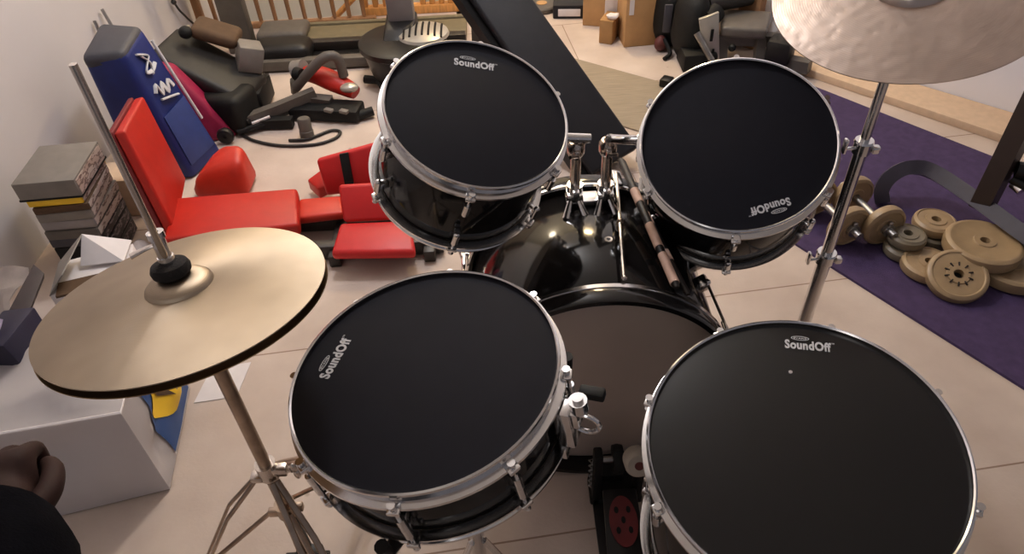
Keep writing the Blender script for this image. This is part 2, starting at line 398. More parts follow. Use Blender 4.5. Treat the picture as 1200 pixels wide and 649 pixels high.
# ---------------------------------------------------------------- drums
def make_drum(name, label, Ctop, n, R, T, phase, nl, headmat, txt, group, long_lugs=False):
    n = V(n).normalized(); X = axes(n, V(Ctop) - n * T)
    r = root(name, label, 'drum', X=X, group=group)
    part('shell', MB().lathe([(0, .018), (R - .016, .018), (R - .011, .022), (R - .011, T - .02), (R - .016, T - .014), (0, T - .014)], 72), 'lacquer', r, False)
    h = part('batter_head', MB().lathe([(0, T - .012), (R - .0045, T - .012), (R - .0045, T - .007), (R - .008, T - .0062), (0, T - .0062)], 96), headmat, r, False)
    hoop = [(-.0045, -.012), (-.0045, -.001), (-.0025, .0008), (0, -.0006), (.0003, -.0045), (-.0028, -.0065), (-.0030, -.019), (.006, -.0215), (.0064, -.025), (-.004, -.0255), (-.009, -.024), (-.009, -.0125)]
    part('top_hoop', MB().lathe([(R + a, T + b) for a, b in hoop], 96, closed=True), 'chrome', r, False)
    part('bottom_hoop', MB().lathe([(R + a, -b) for a, b in hoop], 96, closed=True), 'chrome', r, False)
    part('resonant_head', MB().lathe([(0, .007), (R - .0045, .007), (R - .0045, .011), (0, .011)], 64), 'basshead', r, False)
    # lugs and tension rods
    def lug(top):
        s = 1 if top else -1; z0 = T if top else 0
        zz = lambda k: z0 - s * k
        rod = MB()
        rod.cyl((R + .007, 0, zz(.011)), (R + .007, 0, zz(.020)), .0042, n=8).cyl((R + .007, 0, zz(.02)), (R + .007, 0, zz(.046)), .0027, n=8)
        rod.cyl((R + .007, 0, zz(.009)), (R + .007, 0, zz(.012)), .0055, .0045, n=10)
        ear = MB().box((R + .005, 0, zz(.0225)), (.017, .017, .0065), bev=.002)
        cas = MB()
        L = .026 if not long_lugs else .020
        cas.cyl((R + .007, 0, zz(.042)), (R + .007, 0, zz(.042 + L)), .0062, n=12)
        cas.box((R - .002, 0, zz(.042 + L * .6)), (.018, .011, L * .75), bev=.003)
        cas.ball((R + .007, 0, zz(.042 + L)), .0062, n=12)
        return rod, ear, cas
    for top in (True, False):
        protos = None
        for i in range(nl):
            ang = math.radians(phase + 360 / nl * i)
            if protos is None:
                rod, ear, cas = lug(top)
                protos = [part('tension_rod', rod, 'chrome', r, False), part('hoop_ear', ear, 'chrome', r, False), part('lug', cas, 'chrome', r, False)]
                for p in protos: p.rotation_euler = (0, 0, ang)
            else:
                for p in protos: copy_part(p, r, ang)
    # printed lettering on the head
    (ax, ay), ang, ln, ht = txt
    Xt = Matrix.Translation((ax, ay, T - .0061)) @ Matrix.Rotation(math.radians(ang), 4, 'Z')
    mb = text_mb('SoundOff', ln, ht, Xt, bold=.036)
    text_mb('TM', ln * .06, ht * .16, Xt @ Matrix.Translation((ln * 1.015, ht * .85, 0)), .0, mb)
    ow, oh = ln * .38, ht * .42
    Xo = Xt @ Matrix.Translation((ln * .34, ht * 1.24, 0))
    part('lettering', mb, 'white_ink', h, False, label='white lettering')
    el = MB(); pts = [(ow / 2 * math.cos(2 * PI * i / 32), oh / 2 * math.sin(2 * PI * i / 32), .0003) for i in range(32)]
    el.tube([Xo @ V(p) for p in pts], .0006, 6, closed=True)
    text_mb('EVANS', ow * .74, oh * .42, Xo @ Matrix.Translation((-ow * .37, -oh * .21, 0)), .01, el)
    part('emblem', el, 'white_ink', h, False, label='small white oval emblem with lettering')
    return r, X, h

NL = V((.281, -.32, .905)); NR = V((-.171, -.496, .851)); NS = V((-.149, -.028, .988)); NF = V((-.094, -.125, .988))
CL = V((-.042, 1.09, .792)); CR = V((.415, 1.1, .696)); CS = V((-.126, .632, .670)); CF = V((.385, .56, .552))
lt, XL, _ = make_drum('rack_tom', 'left black rack drum with small white lettering along its far edge', CL, NL, .160, .205, -94, 6, 'head', ((-.039, .101), 0, .073, .0165), 'black drums with muted heads')
rt, XR, _ = make_drum('rack_tom', 'right black rack drum, lettering upside down at its near edge', CR, NR, .172, .228, -98, 6, 'head', ((.071, -.115), -170, .069, .0155), 'black drums with muted heads')
sn, XS, _ = make_drum('snare_drum', 'shallow black snare drum with sideways lettering, beside the hi-hat cymbals', CS, NS, .185, .128, -54, 8, 'head', ((-.134, .010), 70, .072, .0165), 'black drums with muted heads', True)
ft, XF, fh = make_drum('floor_tom', 'largest open black drum, a floor tom with a smooth shiny head, lower right', CF, NF, .211, .36, 17, 8, 'headshiny', ((.022, .161), -14, .066, .0165), 'black drums with muted heads')
# metal dot standing in for a bright glint on floor tom head
part('glint_dot', MB().lathe([(0, .3541), (.0035, .3541), (.0028, .3555), (0, .356)], 14, Matrix.Translation((.018, .118, 0))), 'chrome', fh, False, label='tiny bright glint built as a metal dot')

# snare throw-off and butt plate
def snare_strainer():
    a = math.radians(-22); Q = XS @ Matrix.Rotation(a, 4, 'Z')
    mb = MB(); R = .185; g = lambda x, y, z: Q @ V((x, y, z))
    R3 = Q.to_3x3()
    mb.box(g(R + .008, 0, .062), (.024, .030, .075), R3, .004)
    mb.box(g(R + .024, -.002, .085), (.012, .022, .03), R3, .003)
    mb.cyl(g(R + .03, 0, .10), g(R + .03, 0, .118), .012, n=14).cyl(g(R + .03, 0, .118), g(R + .03, 0, .124), .007, n=12)
    s = part('strainer', mb, 'chrome', sn)
    kn = MB(); kn.tube([g(R + .036 + .018 * math.cos(t), -.004, .075 + .018 * math.sin(t)) for t in [2 * PI * i / 20 for i in range(20)]], .0034, 8, closed=True)
    part('lever', kn, 'chrome', s)
    bl = MB().box(g(R + .035, .036, .085), (.034, .016, .014), R3, .003)
    part('grip', bl, 'black', s)
    sw = MB(); sw.box(g(R + .002, 0, .012), (.010, .04, .022), R3, .003)
    part('snare_clip', sw, 'chrome', sn)
snare_strainer()

# rack drum brackets (where the holder arms go in)
def bracket(rootobj, X, ang, R, z):
    Q = X @ Matrix.Rotation(math.radians(ang), 4, 'Z'); g = lambda x, y, zz: Q @ V((x, y, zz)); R3 = Q.to_3x3()
    mb = MB(); mb.box(g(R - .004, 0, z), (.016, .05, .06), R3, .004)
    mb.cyl(g(R - .002, 0, z), g(R + .022, 0, z), .017, .013, 16)
    mb.cyl(g(R + .010, -.022, z), g(R + .010, .026, z), .0055, n=10)
    b = part('mount_bracket', mb, 'chrome', rootobj)
    w = MB(); w.box(g(R + .010, .033, z), (.008, .018, .024), R3, .003)
    part('wing_screw', w, 'chrome', b)
    return g(R + .02, 0, z)
endL = bracket(lt, XL, 17, .150, .104)
endR = bracket(rt, XR, 160, .162, .163)

# ---- floor tom legs
for ang in (-150, -30, 90):
    Q = XF @ Matrix.Rotation(math.radians(ang), 4, 'Z'); R = .2; g = lambda x, y, z: Q @ V((x, y, z)); R3 = Q.to_3x3()
    top = g(R + .022, 0, .19); bot = g(R + .022, 0, .02); foot = V((bot.x + (bot.x - CF.x) * .15, bot.y + (bot.y - CF.y) * .15, .010))
    l = part('leg', MB().tube(smooth([top, g(R + .022, 0, .06), bot, foot], 4), .0055, 10), 'chrome', ft)
    part('rubber_foot', MB().cyl(foot + V((0, 0, -.008)), foot + V((0, 0, .02)), .011, .008, 12), 'black', l)
    mb = MB().box(g(R + .006, 0, .13), (.028, .034, .05), R3, .004); mb.cyl(g(R + .022, 0, .10), g(R + .022, 0, .16), .011, n=12)
    b = part('leg_bracket', mb, 'chrome', ft)
    part('wing_screw', MB().box(g(R + .022, -.032, .13), (.006, .024, .018), R3, .003).cyl(g(R + .022, -.008, .13), g(R + .022, -.024, .13), .004, n=8), 'blackplastic', b)

# ---------------------------------------------------------------- bass drum
BX, BZ, BR = .16, .268, .265
Yb, Yf = .905, 1.235
r = bd = root('bass_drum', 'black bass drum on its side with a smoky brown head facing the pedal', 'drum', (BX, 1.07, 0))
XB = Matrix.Translation((BX, Yb, BZ)) @ Matrix.Rotation(-PI / 2, 4, 'X')     # local z -> +y
Ld = Yf - Yb
part('shell', MB().lathe([(BR - .018, .012), (BR - .013, .018), (BR - .013, Ld - .018), (BR - .018, Ld - .012), (BR - .026, Ld - .012), (BR - .026, .012)], 96, XB, closed=True), 'lacquer', r)
part('batter_head', MB().lathe([(0, .004), (BR - .024, .004), (BR - .010, .012), (BR - .010, .015), (BR - .024, .008), (0, .008)], 96, XB), 'basshead', r)
part('front_head', MB().lathe([(0, Ld - .004), (BR - .024, Ld - .004), (BR - .010, Ld - .012), (BR - .010, Ld - .015), (BR - .024, Ld - .008), (0, Ld - .008)], 96, XB), 'lacquer', r)
for z0, z1, q0, q1 in ((-.028, .016, .004, .0165), (Ld - .016, Ld + .026, Ld - .0165, Ld - .007)):
    hp = part('hoop', MB().lathe([(BR - .010, z0), (BR - .001, z0), (BR + .001, z0 + .004), (BR + .001, z1 - .004), (BR - .001, z1), (BR - .010, z1)], 96, XB, closed=True), 'lacquer', r)
    part('hoop_trim', MB().lathe([(BR - .002, q0), (BR + .0025, q0 + .002), (BR + .0025, q1 - .002), (BR - .002, q1)], 96, XB, closed=True), 'chrome', hp, label='chrome strip around the hoop')
for i in range(8):
    th = math.radians(12 + 45 * i); c, s = math.sin(th), math.cos(th)
    P = lambda rad, y: V((BX + rad * c, y, BZ + rad * s)); U = V((c, 0, s)); Tn = V((s, 0, -c))
    R3 = Matrix((Tn, V((0, 1, 0)), U)).transposed()
    if i in (4, 7): continue
    if i == 0:
        rod = part('tension_rod', MB().cyl((.230, Yf + .02, .536), (.197, Yb + .022, .537), .0036, n=8), 'chrome2', r)
        part('lug', MB().box((.214, 1.09, .526), (.014, .022, .016), R3, .004).ball((.214, 1.09, .536), .0075, n=10), 'bronze', r)  # bronze colour stands in for the yellow reflection on this lug
        part('rod_end', MB().ball((.197, Yb + .024, .537), .006, n=10), 'chrome2', r)
        part('claw', MB().box((.230, Yf + .008, .531), (.020, .05, .008), R3, .003), 'chrome', r)
        continue
    for ya, yb, sg in ((Yb - .022, Yb + .13, -1), (Yf + .022, Yf - .13, 1)):
        rod = part('tension_rod', MB().cyl(P(BR + .012, ya), P(BR + .004, yb), .003, n=8), 'chrome2', r)
        cl = MB(); cl.box(P(BR + .009, ya - sg * .012), (.020, .05, .008), R3, .003).box(P(BR - .004, ya + sg * .006), (.018, .007, .028), R3, .003)
        cl.cyl(P(BR + .012, ya), P(BR + .012, ya + sg * .014), .006, n=10)
        part('claw', cl, 'chrome', r)
        part('handle', MB().cyl(P(BR + .012, ya + sg * .014), P(BR + .012, ya + sg * .03), .009, .007, 12), 'chrome2', r)
        part('lug', MB().box(P(BR - .006, yb - sg * .004), (.018, .034, .026), R3, .005).ball(P(BR + .004, yb), .008, n=10), 'chrome', r)
part('air_vent', MB().lathe([(.003, 0), (.009, 0), (.008, .003), (.004, .003)], 16, Matrix.Translation((BX + .028, 1.06, BZ + BR - .0165)), closed=True), 'chrome', r)
for sx in (-1, 1):
    a = math.radians(118); p = V((BX + sx * math.sin(a) * (BR - .004), Yf - .06, BZ + math.cos(a) * (BR - .004)))
    f = V((BX + sx * .34, Yf + .06, .008))
    l = part('spur', MB().tube([p, f], .008, 10), 'chrome', r)
    part('rubber_foot', MB().ball(f + V((0, 0, .006)), .013, n=10), 'black', l)
    part('spur_bracket', MB().box(p, (.05, .05, .05), bev=.008), 'chrome', r)

# tom holder
r = root('tom_holder', 'chrome double post holding the two rack drums above the bass drum', 'drum hardware', (.167, 1.19, .52))
part('base_plate', MB().box((.167, 1.185, .526), (.10, .036, .012), bev=.003).box((.135, 1.185, .536), (.034, .036, .022), bev=.005).box((.197, 1.183, .536), (.034, .036, .022), bev=.005), 'chrome', r)
for (bx, tx, end, tgt, wing) in ((.136, .137, endL, V((.152, 1.19, .664)), -1), (.197, .199, endR, V((.205, 1.175, .668)), 1)):
    b = V((bx, 1.185, .52)); t = V((tx, 1.195, .635))
    part('post', MB().tube([b, b.lerp(t, .96)], .0105, 18), 'chrome2', r)
    cl = MB(); cl.cyl(b + V((0, 0, .022)), b + V((0, 0, .042)), .016, n=18)
    cl.box(b + V((0, -.020, .032)), (.014, .016, .018), bev=.003)
    part('collar', cl, 'chrome', r)
    part('wing_screw', MB().tube([b + V((-.012, -.026, .02)), b + V((-.022, -.05, -.004))], [.005, .008], 8, sx=.5).tube([b + V((.006, -.026, .02)), b + V((.018, -.045, -.002))], [.005, .008], 8, sx=.5), 'chrome', r)
    hd = MB(); hd.lathe([(0, -.012), (.013, -.012), (.0175, -.004), (.0175, .014), (.013, .020), (.009, .020), (.008, .010), (0, .010)], 22, Matrix.Translation(t))
    hd.box(t + V((0, -.017, .0)), (.012, .012, .02), bev=.003)
    hd.cyl(t + V((-.0, -.022, 0)), t + V((.014 * wing, -.034, .006)), .004, n=8)
    part('clamp', hd, 'chrome2', r)
    # arm: from the drum bracket through the clamp
    e2 = tgt + (tgt - end).normalized() * .012
    part('arm', MB().tube([end, e2], .0092, 16), 'chrome', r)
    part('arm_joint', MB().ball((t + V((0, 0, .016))).lerp(tgt, .5), .0125, n=14).cyl(t + V((0, 0, .008)), tgt, .010, n=12), 'chrome2', r)

# striped rods lying over the bass drum
def rod(label, a, b, rad, bands):
    a, b = V(a), V(b)
    mb = MB().tube([a, a.lerp(b, .03), a.lerp(b, .97), b], [rad * .6, rad, rad * .92, rad * .6], 14)
    o = solo('drum_rod', mb, 'stick', label, 'drum stick', a, 'striped rods along the bass drum')
    for u, w in bands:
        part('band', MB().cyl(a.lerp(b, u), a.lerp(b, w), rad * 1.06, n=14), 'pale', o, label='pale pink-beige band')
rod('thicker dark striped rod lying along the top right of the bass drum', (.244, 1.29, .545), (.294, .93, .505), .0085, ((.27, .38), (.55, .72), (.77, .97)))
rod('thinner dark striped rod under the right rack drum, beside the thicker one', (.268, 1.195, .512), (.316, .93, .487), .0062, ((.18, .30), (.58, .68)))

# ---------------------------------------------------------------- bass pedal
r = root('bass_pedal', 'black bass drum pedal with dark red oval plate, between snare and floor tom', 'pedal', (.19, .78, 0))
part('base_plate', MB().box((.19, .68, .006), (.09, .40, .008), bev=.002), 'blackplastic', r)
part('frame', MB().box((.152, .815, .09), (.018, .03, .17), bev=.004).box((.238, .815, .08), (.018, .03, .15), bev=.004).box((.195, .83, .014), (.11, .06, .022), bev=.004), 'black', r)
part('axle', MB().cyl((.145, .815, .150), (.245, .815, .150), .007, n=12), 'steel', r)
part('cam', MB().lathe([(0, -.010), (.028, -.010), (.030, 0), (.028, .010), (0, .010)], 24, Matrix.Translation((.192, .815, .150)) @ Matrix.Rotation(PI / 2, 4, 'Y')), 'black', r)
fb = MB(); fb.hexa([(.148, .50, .018), (.236, .50, .018), (.228, .785, .082), (.160, .785, .082), (.148, .50, .026), (.236, .50, .026), (.228, .785, .09), (.160, .785, .09)], .003)
f = part('footboard', fb, 'blackplastic', r)
d0 = V((.194, .72, .0765)); dy = V((0, .285, .064)).normalized(); Xo = Matrix((V((1, 0, 0)), dy, V((1, 0, 0)).cross(dy))).transposed().to_4x4(); Xo.translation = d0
ov = [(.028 * math.cos(2 * PI * i / 28), .050 * math.sin(2 * PI * i / 28)) for i in range(28)]
op = part('oval_plate', MB().prism(ov, Xo, .003), 'pedalred', f, label='dark red oval plate')
hol = MB()
for (u, w_) in ((-.012, .022), (.012, .022), (-.012, -.018), (.012, -.018), (0, .002)):
    hol.prism([(u + .0045 * math.cos(2 * PI * i / 12), w_ + .007 * math.sin(2 * PI * i / 12)) for i in range(12)], Xo @ Matrix.Translation((0, 0, .0029)), .0006)
part('holes', hol, 'black', f)
part('beater_rod', MB().tube([(.220, .815, .150), (.220, .800, .185), (.224, .785, .205)], .0035, 8), 'steel', r)
Xb = Matrix.Translation((.224, .785, .185)) @ Matrix.Rotation(math.radians(62), 4, 'X')
bt = part('beater', MB().lathe([(0, -.02), (.022, -.02), (.027, -.014), (.027, .014), (.022, .02), (0, .02)], 32, Xb), 'cream_felt', r, label='round cream felt beater')
part('beater_dot', MB().lathe([(0, .0201), (.009, .0201), (.008, .0225), (0, .0225)], 18, Xb), 'maroon', bt, label='maroon centre')
part('spring', MB().tube([(.140 + .006 * math.cos(t * 2.5), .815 + .006 * math.sin(t * 2.5), .05 + t * .0035) for t in range(0, 30)], .0016, 6), 'steel', r)
part('hoop_clamp', MB().box((.19, .868, .03), (.05, .05, .03), bev=.005), 'black', r)

# ---------------------------------------------------------------- cymbals
def cymbal_profile(R, bell, bh, bow, th=.0014):
    top = []
    for i in range(0, 7):
        a = i / 6 * PI / 2; top.append((max(.006, bell * math.sin(a)), bow + bh * math.cos(a)))
    for i in range(1, 15):
        u = i / 14; top.append((bell + (R - bell) * u, bow * (1 - u ** 1.35)))
    return top + [(a, b - th) for a, b in top[::-1]]
NH = V((-.078, .178, .981)); CH = V((-.415, .672, .786))
XH = axes(NH, CH)
o = link('hi_hat_cymbal', MB().lathe(cymbal_profile(.178, .042, .016, .016), 128, closed=True), 'hat'); o.matrix_world = XH
tag(o, 'upper tan brass hi-hat cymbal with a black felt at its centre', 'cymbal', 'hi-hat cymbals')
o = link('hi_hat_cymbal', MB().lathe([(a, -b) for a, b in cymbal_profile(.179, .042, .016, .012)], 128, closed=True), 'hatshade'); o.matrix_world = XH @ Matrix.Translation((0, 0, -.0115))
tag(o, 'lower hi-hat cymbal, shaded dark brown by colour, only its edge showing under the upper one', 'cymbal', 'hi-hat cymbals')

r = root('hi_hat_stand', 'warm steel hi-hat stand with folding double-bar legs', 'cymbal stand', (-.42, .68, 0))
hx, hy = -.42, .68
part('pull_rod', MB().cyl((hx, hy, .70), (hx, hy, 1.095), .0042, n=10), 'chrome2', r)
part('upper_tube', MB().cyl((hx, hy, .24), (hx, hy, .735), .0105, n=18), 'bronze', r)
part('lower_tube', MB().cyl((hx, hy, .02), (hx, hy, .27), .0135, n=18), 'blackplastic', r)
part('seat_cup', MB().lathe([(0, .735), (.012, .735), (.022, .748), (.022, .752), (0, .752)], 20, Matrix.Translation((hx, hy, 0))), 'chrome2', r)
cl = MB().cyl((hx, hy, .365), (hx, hy, .40), .017, n=18).box((hx + .022, hy - .004, .385), (.026, .018, .02), bev=.004).box((hx - .018, hy - .006, .372), (.02, .02, .014), bev=.003)
c_ = part('height_collar', cl, 'chrome2', r)
part('wing_screw', MB().cyl((hx + .03, hy - .005, .385), (hx + .045, hy - .01, .39), .004, n=8).ball((hx + .05, hy - .012, .40), .010, (.6, .5, 1.2)).ball((hx + .052, hy - .012, .382), .010, (.6, .5, 1.2)), 'chrome2', c_)
felt = XH @ V((0, 0, .033))
part('felt', MB().lathe([(.004, 0), (.019, 0), (.0235, .004), (.0245, .010), (.022, .016), (.016, .019), (.004, .019)], 32, XH @ Matrix.Translation((-.003, .002, .031))), 'felt', r, label='black felt washer')
ct = MB().lathe([(.0045, .05), (.010, .05), (.010, .058), (.0085, .058), (.0085, .084), (.0105, .084), (.0105, .092), (.0045, .092)], 20, XH @ Matrix.Translation((-.003, .002, 0)), closed=True)
c_ = part('clutch', ct, 'chrome', r)
part('wing_screw', MB().tube([XH @ V((-.008, 0, .076)), XH @ V((-.022, -.004, .073)), XH @ V((-.036, -.012, .07))], [.003, .004, .0055], 8, sx=.6), 'chrome2', c_)
# tripod: collar, double bars, braces
part('leg_collar', MB().cyl((hx, hy, .245), (hx, hy, .275), .018, n=16).box((hx - .016, hy - .008, .262), (.024, .012, .016), bev=.002).box((hx + .018, hy, .262), (.026, .012, .016), bev=.002), 'bronze', r)
for ang, L in ((188, .235), (305, .25), (65, .25)):
    a = math.radians(ang); dv = V((math.cos(a), math.sin(a), 0)); sd = V((-dv.y, dv.x, 0)) * .014
    top = V((hx, hy, .368)) + dv * .02; foot = V((hx, hy, .012)) + dv * L
    l = MB()
    for s in (-1, 1):
        l.tube([top + sd * s * .3, top.lerp(foot, .25) + sd * s + dv * .02, top.lerp(foot, .75) + sd * s + dv * .012, foot + sd * s * .4], .0055, 8, sx=.55)
    lg = part('leg', l, 'bronze', r)
    part('rubber_foot', MB().ball(foot + V((0, 0, .002)), .014, (1, 1, .9), 10), 'black', lg)
    br = top.lerp(foot, .72) + dv * .01
    part('brace', MB().tube([V((hx, hy, .262)) + dv * .02, br], .0055, 8, sx=.6), 'bronze', r)
part('pedal_frame', MB().box((hx + .01, hy - .02, .10), (.05, .05, .05), bev=.006).box((hx + .02, hy - .12, .016), (.08, .26, .012), bev=.003).cyl((hx - .03, hy - .02, .12), (hx + .05, hy - .02, .12), .009, n=10), 'blackplastic', r)

# crash
NC = V((-.211, -.219, .953)); CC = V((.646, 1.111, .944))
XC = axes(NC, CC)
o = link('crash_cymbal', MB().lathe(cymbal_profile(.203, .062, .028, .02), 160, closed=True), 'crash'); o.matrix_world = XC
tag(o, 'large pinkish bronze crash cymbal tilted on the tall chrome stand, upper right', 'cymbal')
sx_, sy_ = .636, 1.082
r = root('cymbal_stand', 'tall straight chrome stand carrying the crash cymbal', 'cymbal stand', (sx_, sy_, 0))
part('upper_tube', MB().cyl((sx_, sy_, .66), (sx_, sy_, .945), .0085, n=18), 'chrome', r)
part('middle_tube', MB().cyl((sx_, sy_, .40), (sx_, sy_, .69), .0115, n=18), 'chrome', r)
part('lower_tube', MB().cyl((sx_, sy_, .05), (sx_, sy_, .43), .0140, n=18), 'chrome', r)
for z, rr in ((.685, .016), (.425, .0185)):
    c_ = part('height_collar', MB().cyl((sx_, sy_, z - .014), (sx_, sy_, z + .008), rr, n=18).cyl((sx_, sy_, z + .008), (sx_, sy_, z + .012), rr * 1.1, rr, 18).box((sx_ + rr + .004, sy_ - .008, z - .004), (.014, .014, .014), bev=.003), 'chrome', r)
    part('wing_screw', MB().cyl((sx_ - rr, sy_ - .006, z), (sx_ - rr - .018, sy_ - .01, z + .002), .003, n=8).box((sx_ - rr - .022, sy_ - .011, z + .008), (.006, .012, .028), bev=.002), 'chrome', c_)
part('tilter', MB().ball((sx_, sy_, .935), .016, n=14).tube([(sx_, sy_, .94), XC @ V((0, 0, .02)), XC @ V((0, 0, .10))], .0042, 10), 'chrome', r)
part('felt', MB().lathe([(.004, .047), (.016, .047), (.018, .053), (.016, .060), (.004, .060)], 24, XC), 'felt', r)
part('wing_nut', MB().lathe([(.004, .06), (.008, .06), (.007, .074), (.004, .074)], 16, XC).box(XC @ V((.012, 0, .074)), (.014, .004, .016), XC.to_3x3(), .002).box(XC @ V((-.012, 0, .074)), (.014, .004, .016), XC.to_3x3(), .002), 'chrome', r)
for ang in (20, 140, 260):
    a = math.radians(ang); dv = V((math.cos(a), math.sin(a), 0)); top = V((sx_, sy_, .20)) + dv * .016; foot = V((sx_, sy_, .010)) + dv * .22
    lg = part('leg', MB().tube([top, foot], .007, 8, sx=.6), 'chrome', r)
    part('rubber_foot', MB().ball(foot + V((0, 0, .003)), .013, n=10), 'black', lg)
    part('brace', MB().tube([V((sx_, sy_, .075)) + dv * .014, top.lerp(foot, .6)], .005, 8, sx=.6), 'chrome', r)
part('leg_collar', MB().cyl((sx_, sy_, .19), (sx_, sy_, .215), .019, n=16).cyl((sx_, sy_, .06), (sx_, sy_, .085), .018, n=16), 'chrome', r)

# snare stand
Bs = XS @ V((0, 0, -.002)); fx, fy = Bs.x + .02, Bs.y
r = root('snare_stand', 'chrome basket stand underneath the snare drum', 'drum hardware', (fx, fy, 0))
part('tube', MB().cyl((fx, fy, .05), (fx, fy, .45), .0125, n=16), 'chrome', r)
for ang in (-112, 22, 140):
    Q = XS @ Matrix.Rotation(math.radians(ang), 4, 'Z')
    e = Q @ V((.197, 0, -.006))
    ar = part('basket_arm', MB().tube(smooth([(fx, fy, .45), Q @ V((.09, 0, -.05)), Q @ V((.185, 0, -.022)), e, Q @ V((.199, 0, .012))], 4), .006, 10), 'chrome', r)
    part('grip', MB().tube([Q @ V((.170, 0, -.02)), e, Q @ V((.200, 0, .016))], .010, 10), 'black', ar)
for ang in (100, 220, 340):
    a = math.radians(ang); dv = V((math.cos(a), math.sin(a), 0)); foot = V((fx, fy, .012)) + dv * .13
    lg = part('leg', MB().tube([V((fx, fy, .2)) + dv * .014, foot], .007, 8, sx=.6), 'chrome', r)
    part('rubber_foot', MB().ball(foot, .013, n=10), 'black', lg)
part('tilter', MB().box((fx, fy, .44), (.04, .04, .03), bev=.006), 'chrome', r)

# ---------------------------------------------------------------- red folding bench
r = root('folding_exercise_bench', 'low folding exercise bench with flat red pads on a black frame', 'exercise bench', (-.7, 1.8, 0))
def pad(name, p, up, th, m, label=None, bev=.012, par=None):
    return part(name, MB().slab(p, up, th, bev, 3), m, par or r, label=label)
# upright back pad: broad face looks right, shade on its edge face is painted maroon
nb = V((.98, 0, .18)).normalized()
bp_ = [V((-1.075, 2.005, .39)), V((-1.045, 1.775, .405)), V((-.985, 1.70, .10)), V((-1.04, 1.985, .10))]
back = pad('back_pad', bp_, (1, .15, .15), .03, 'redpad', bev=.008)
pad('shaded_side', [p + V((-.031, -.004, 0)) for p in bp_], (1, .15, .15), .016, 'redshade', 'shaded side of the pad, coloured dark maroon', bev=.004)
pad('seat_pad', [(-1.03, 1.85, .125), (-1.0, 1.64, .125), (-.615, 1.685, .12), (-.655, 1.875, .12)], (0, 0, 1), .045, 'redpad')
pad('middle_pad', [(-.655, 1.86, .09), (-.645, 1.755, .09), (-.50, 1.77, .09), (-.52, 1.865, .09)], (0, 0, 1), .03, 'orangepad')
pad('foot_pad', [(-.50, 1.705, .105), (-.515, 1.59, .085), (-.27, 1.575, .085), (-.29, 1.70, .105)], (0, .15, 1), .03, 'redpad2')
pad('foot_backrest', [(-.50, 1.775, .19), (-.49, 1.70, .105), (-.28, 1.70, .105), (-.29, 1.775, .19)], (0, -.8, .6), .028, 'redpad2')
pad('rear_pad', [(-.605, 1.97, .155), (-.59, 1.93, .04), (-.37, 1.93, .06), (-.36, 1.99, .205)], (0, -.95, .3), .03, 'redpad2')
part('strap', MB().slab([(-.525, 1.962, .176), (-.518, 1.912, .05), (-.49, 1.912, .05), (-.497, 1.965, .178)], (0, -.95, .3), .012, .002), 'black', r, label='black strap')
pad('corner_pad', [(-.665, 2.02, .05), (-.62, 1.96, .05), (-.56, 1.97, .07), (-.60, 2.03, .09)], (0, 0, 1), .04, 'redpad', bev=.006)
for y in (1.70, 1.84):
    part('frame_rail', MB().box((-.63, y - .03, .030), (.86, .035, .05), bev=.004), 'bframe', r)
for x in (-1.02, -.52, -.24):
    part('cross_bar', MB().box((x, 1.75, .022), (.035, .26, .04), bev=.004), 'bframe', r)
part('hinge', MB().box((-.57, 1.81, .055), (.10, .05, .03), bev=.004).cyl((-.62, 1.87, .055), (-.44, 1.90, .055), .014, n=10), 'bframe', r)

wd = MB().hexa([(-1.06, 2.00, 0), (-.86, 1.99, 0), (-.86, 2.14, 0), (-1.05, 2.14, 0), (-1.045, 2.02, .085), (-.87, 2.03, .125), (-.875, 2.12, .145), (-.95, 2.13, .145)], .03, 4)
solo('foam_wedge', wd, 'orangepad', 'small orange-red foam block on the floor in front of the blue pad', 'foam block', (-.95, 2.06, 0))

# ---------------------------------------------------------------- blue strike shield
r = root('strike_shield', 'thick navy blue strike pad with white marks leaning on the left wall', 'training pad', (-1.1, 2.2, 0))
# cross-section ring at floor and top; leaning to the left
b0, b1, b2, b3 = V((-1.09, 2.13, 0)), V((-1.03, 2.30, 0)), V((-1.30, 2.36, 0)), V((-1.29, 2.14, 0))
t0, t1, t2, t3 = V((-1.165, 2.16, .455)), V((-1.150, 2.31, .48)), V((-1.29, 2.33, .49)), V((-1.285, 2.13, .465))
m0 = b0.lerp(t0, .97)
part('body', MB().hexa([b0, b1, b2, b3, t0, t1, t2, t3], .022, 4), 'navy', r)
off = V((.0035, -.001, .001))
part('front_panel', MB().slab([b0.lerp(t0, .10).lerp(b1.lerp(t1, .10), .1) + off, b1.lerp(t1, .10).lerp(b0.lerp(t0, .1), .1) + off, b1.lerp(t1, .50).lerp(b0.lerp(t0, .5), .1) + off, b0.lerp(t0, .50).lerp(b1.lerp(t1, .5), .1) + off], (1, -.4, .2), .004, .001), 'blue2', r, label='mid-blue lower panel')
cap = [t0, t1, t2, t3]; cen = sum(cap, V()) / 4
part('top_cap', MB().hexa([p + (p - cen).normalized() * .001 - V((0, 0, .05)) - (V((0, 0, 0))) for p in (t0 + (b0 - t0).normalized() * .0, t1, t2, t3)] + [p + V((0, 0, .004)) for p in cap], .02, 4), 'charc', r, label='charcoal top end')
mk = MB()
ux = (b1 - b0).normalized()
def onface(u, w): return b0.lerp(t0, w).lerp(b1.lerp(t1, w), u) + off * 1.3
for path in ([(.30, .93), (.45, .90), (.60, .86), (.42, .83), (.30, .80), (.50, .78), (.68, .80)], [(.40, .90), (.55, .82), (.45, .76)],
             [(.22, .66), (.35, .70), (.40, .62), (.52, .68), (.58, .60), (.72, .66), (.80, .60)], [(.28, .60), (.45, .58), (.62, .56), (.78, .54)]):
    mk.tube(smooth([onface(*p) for p in path], 4), .007, 6, sx=.5)
part('white_mark', mk, 'white_ink', r)
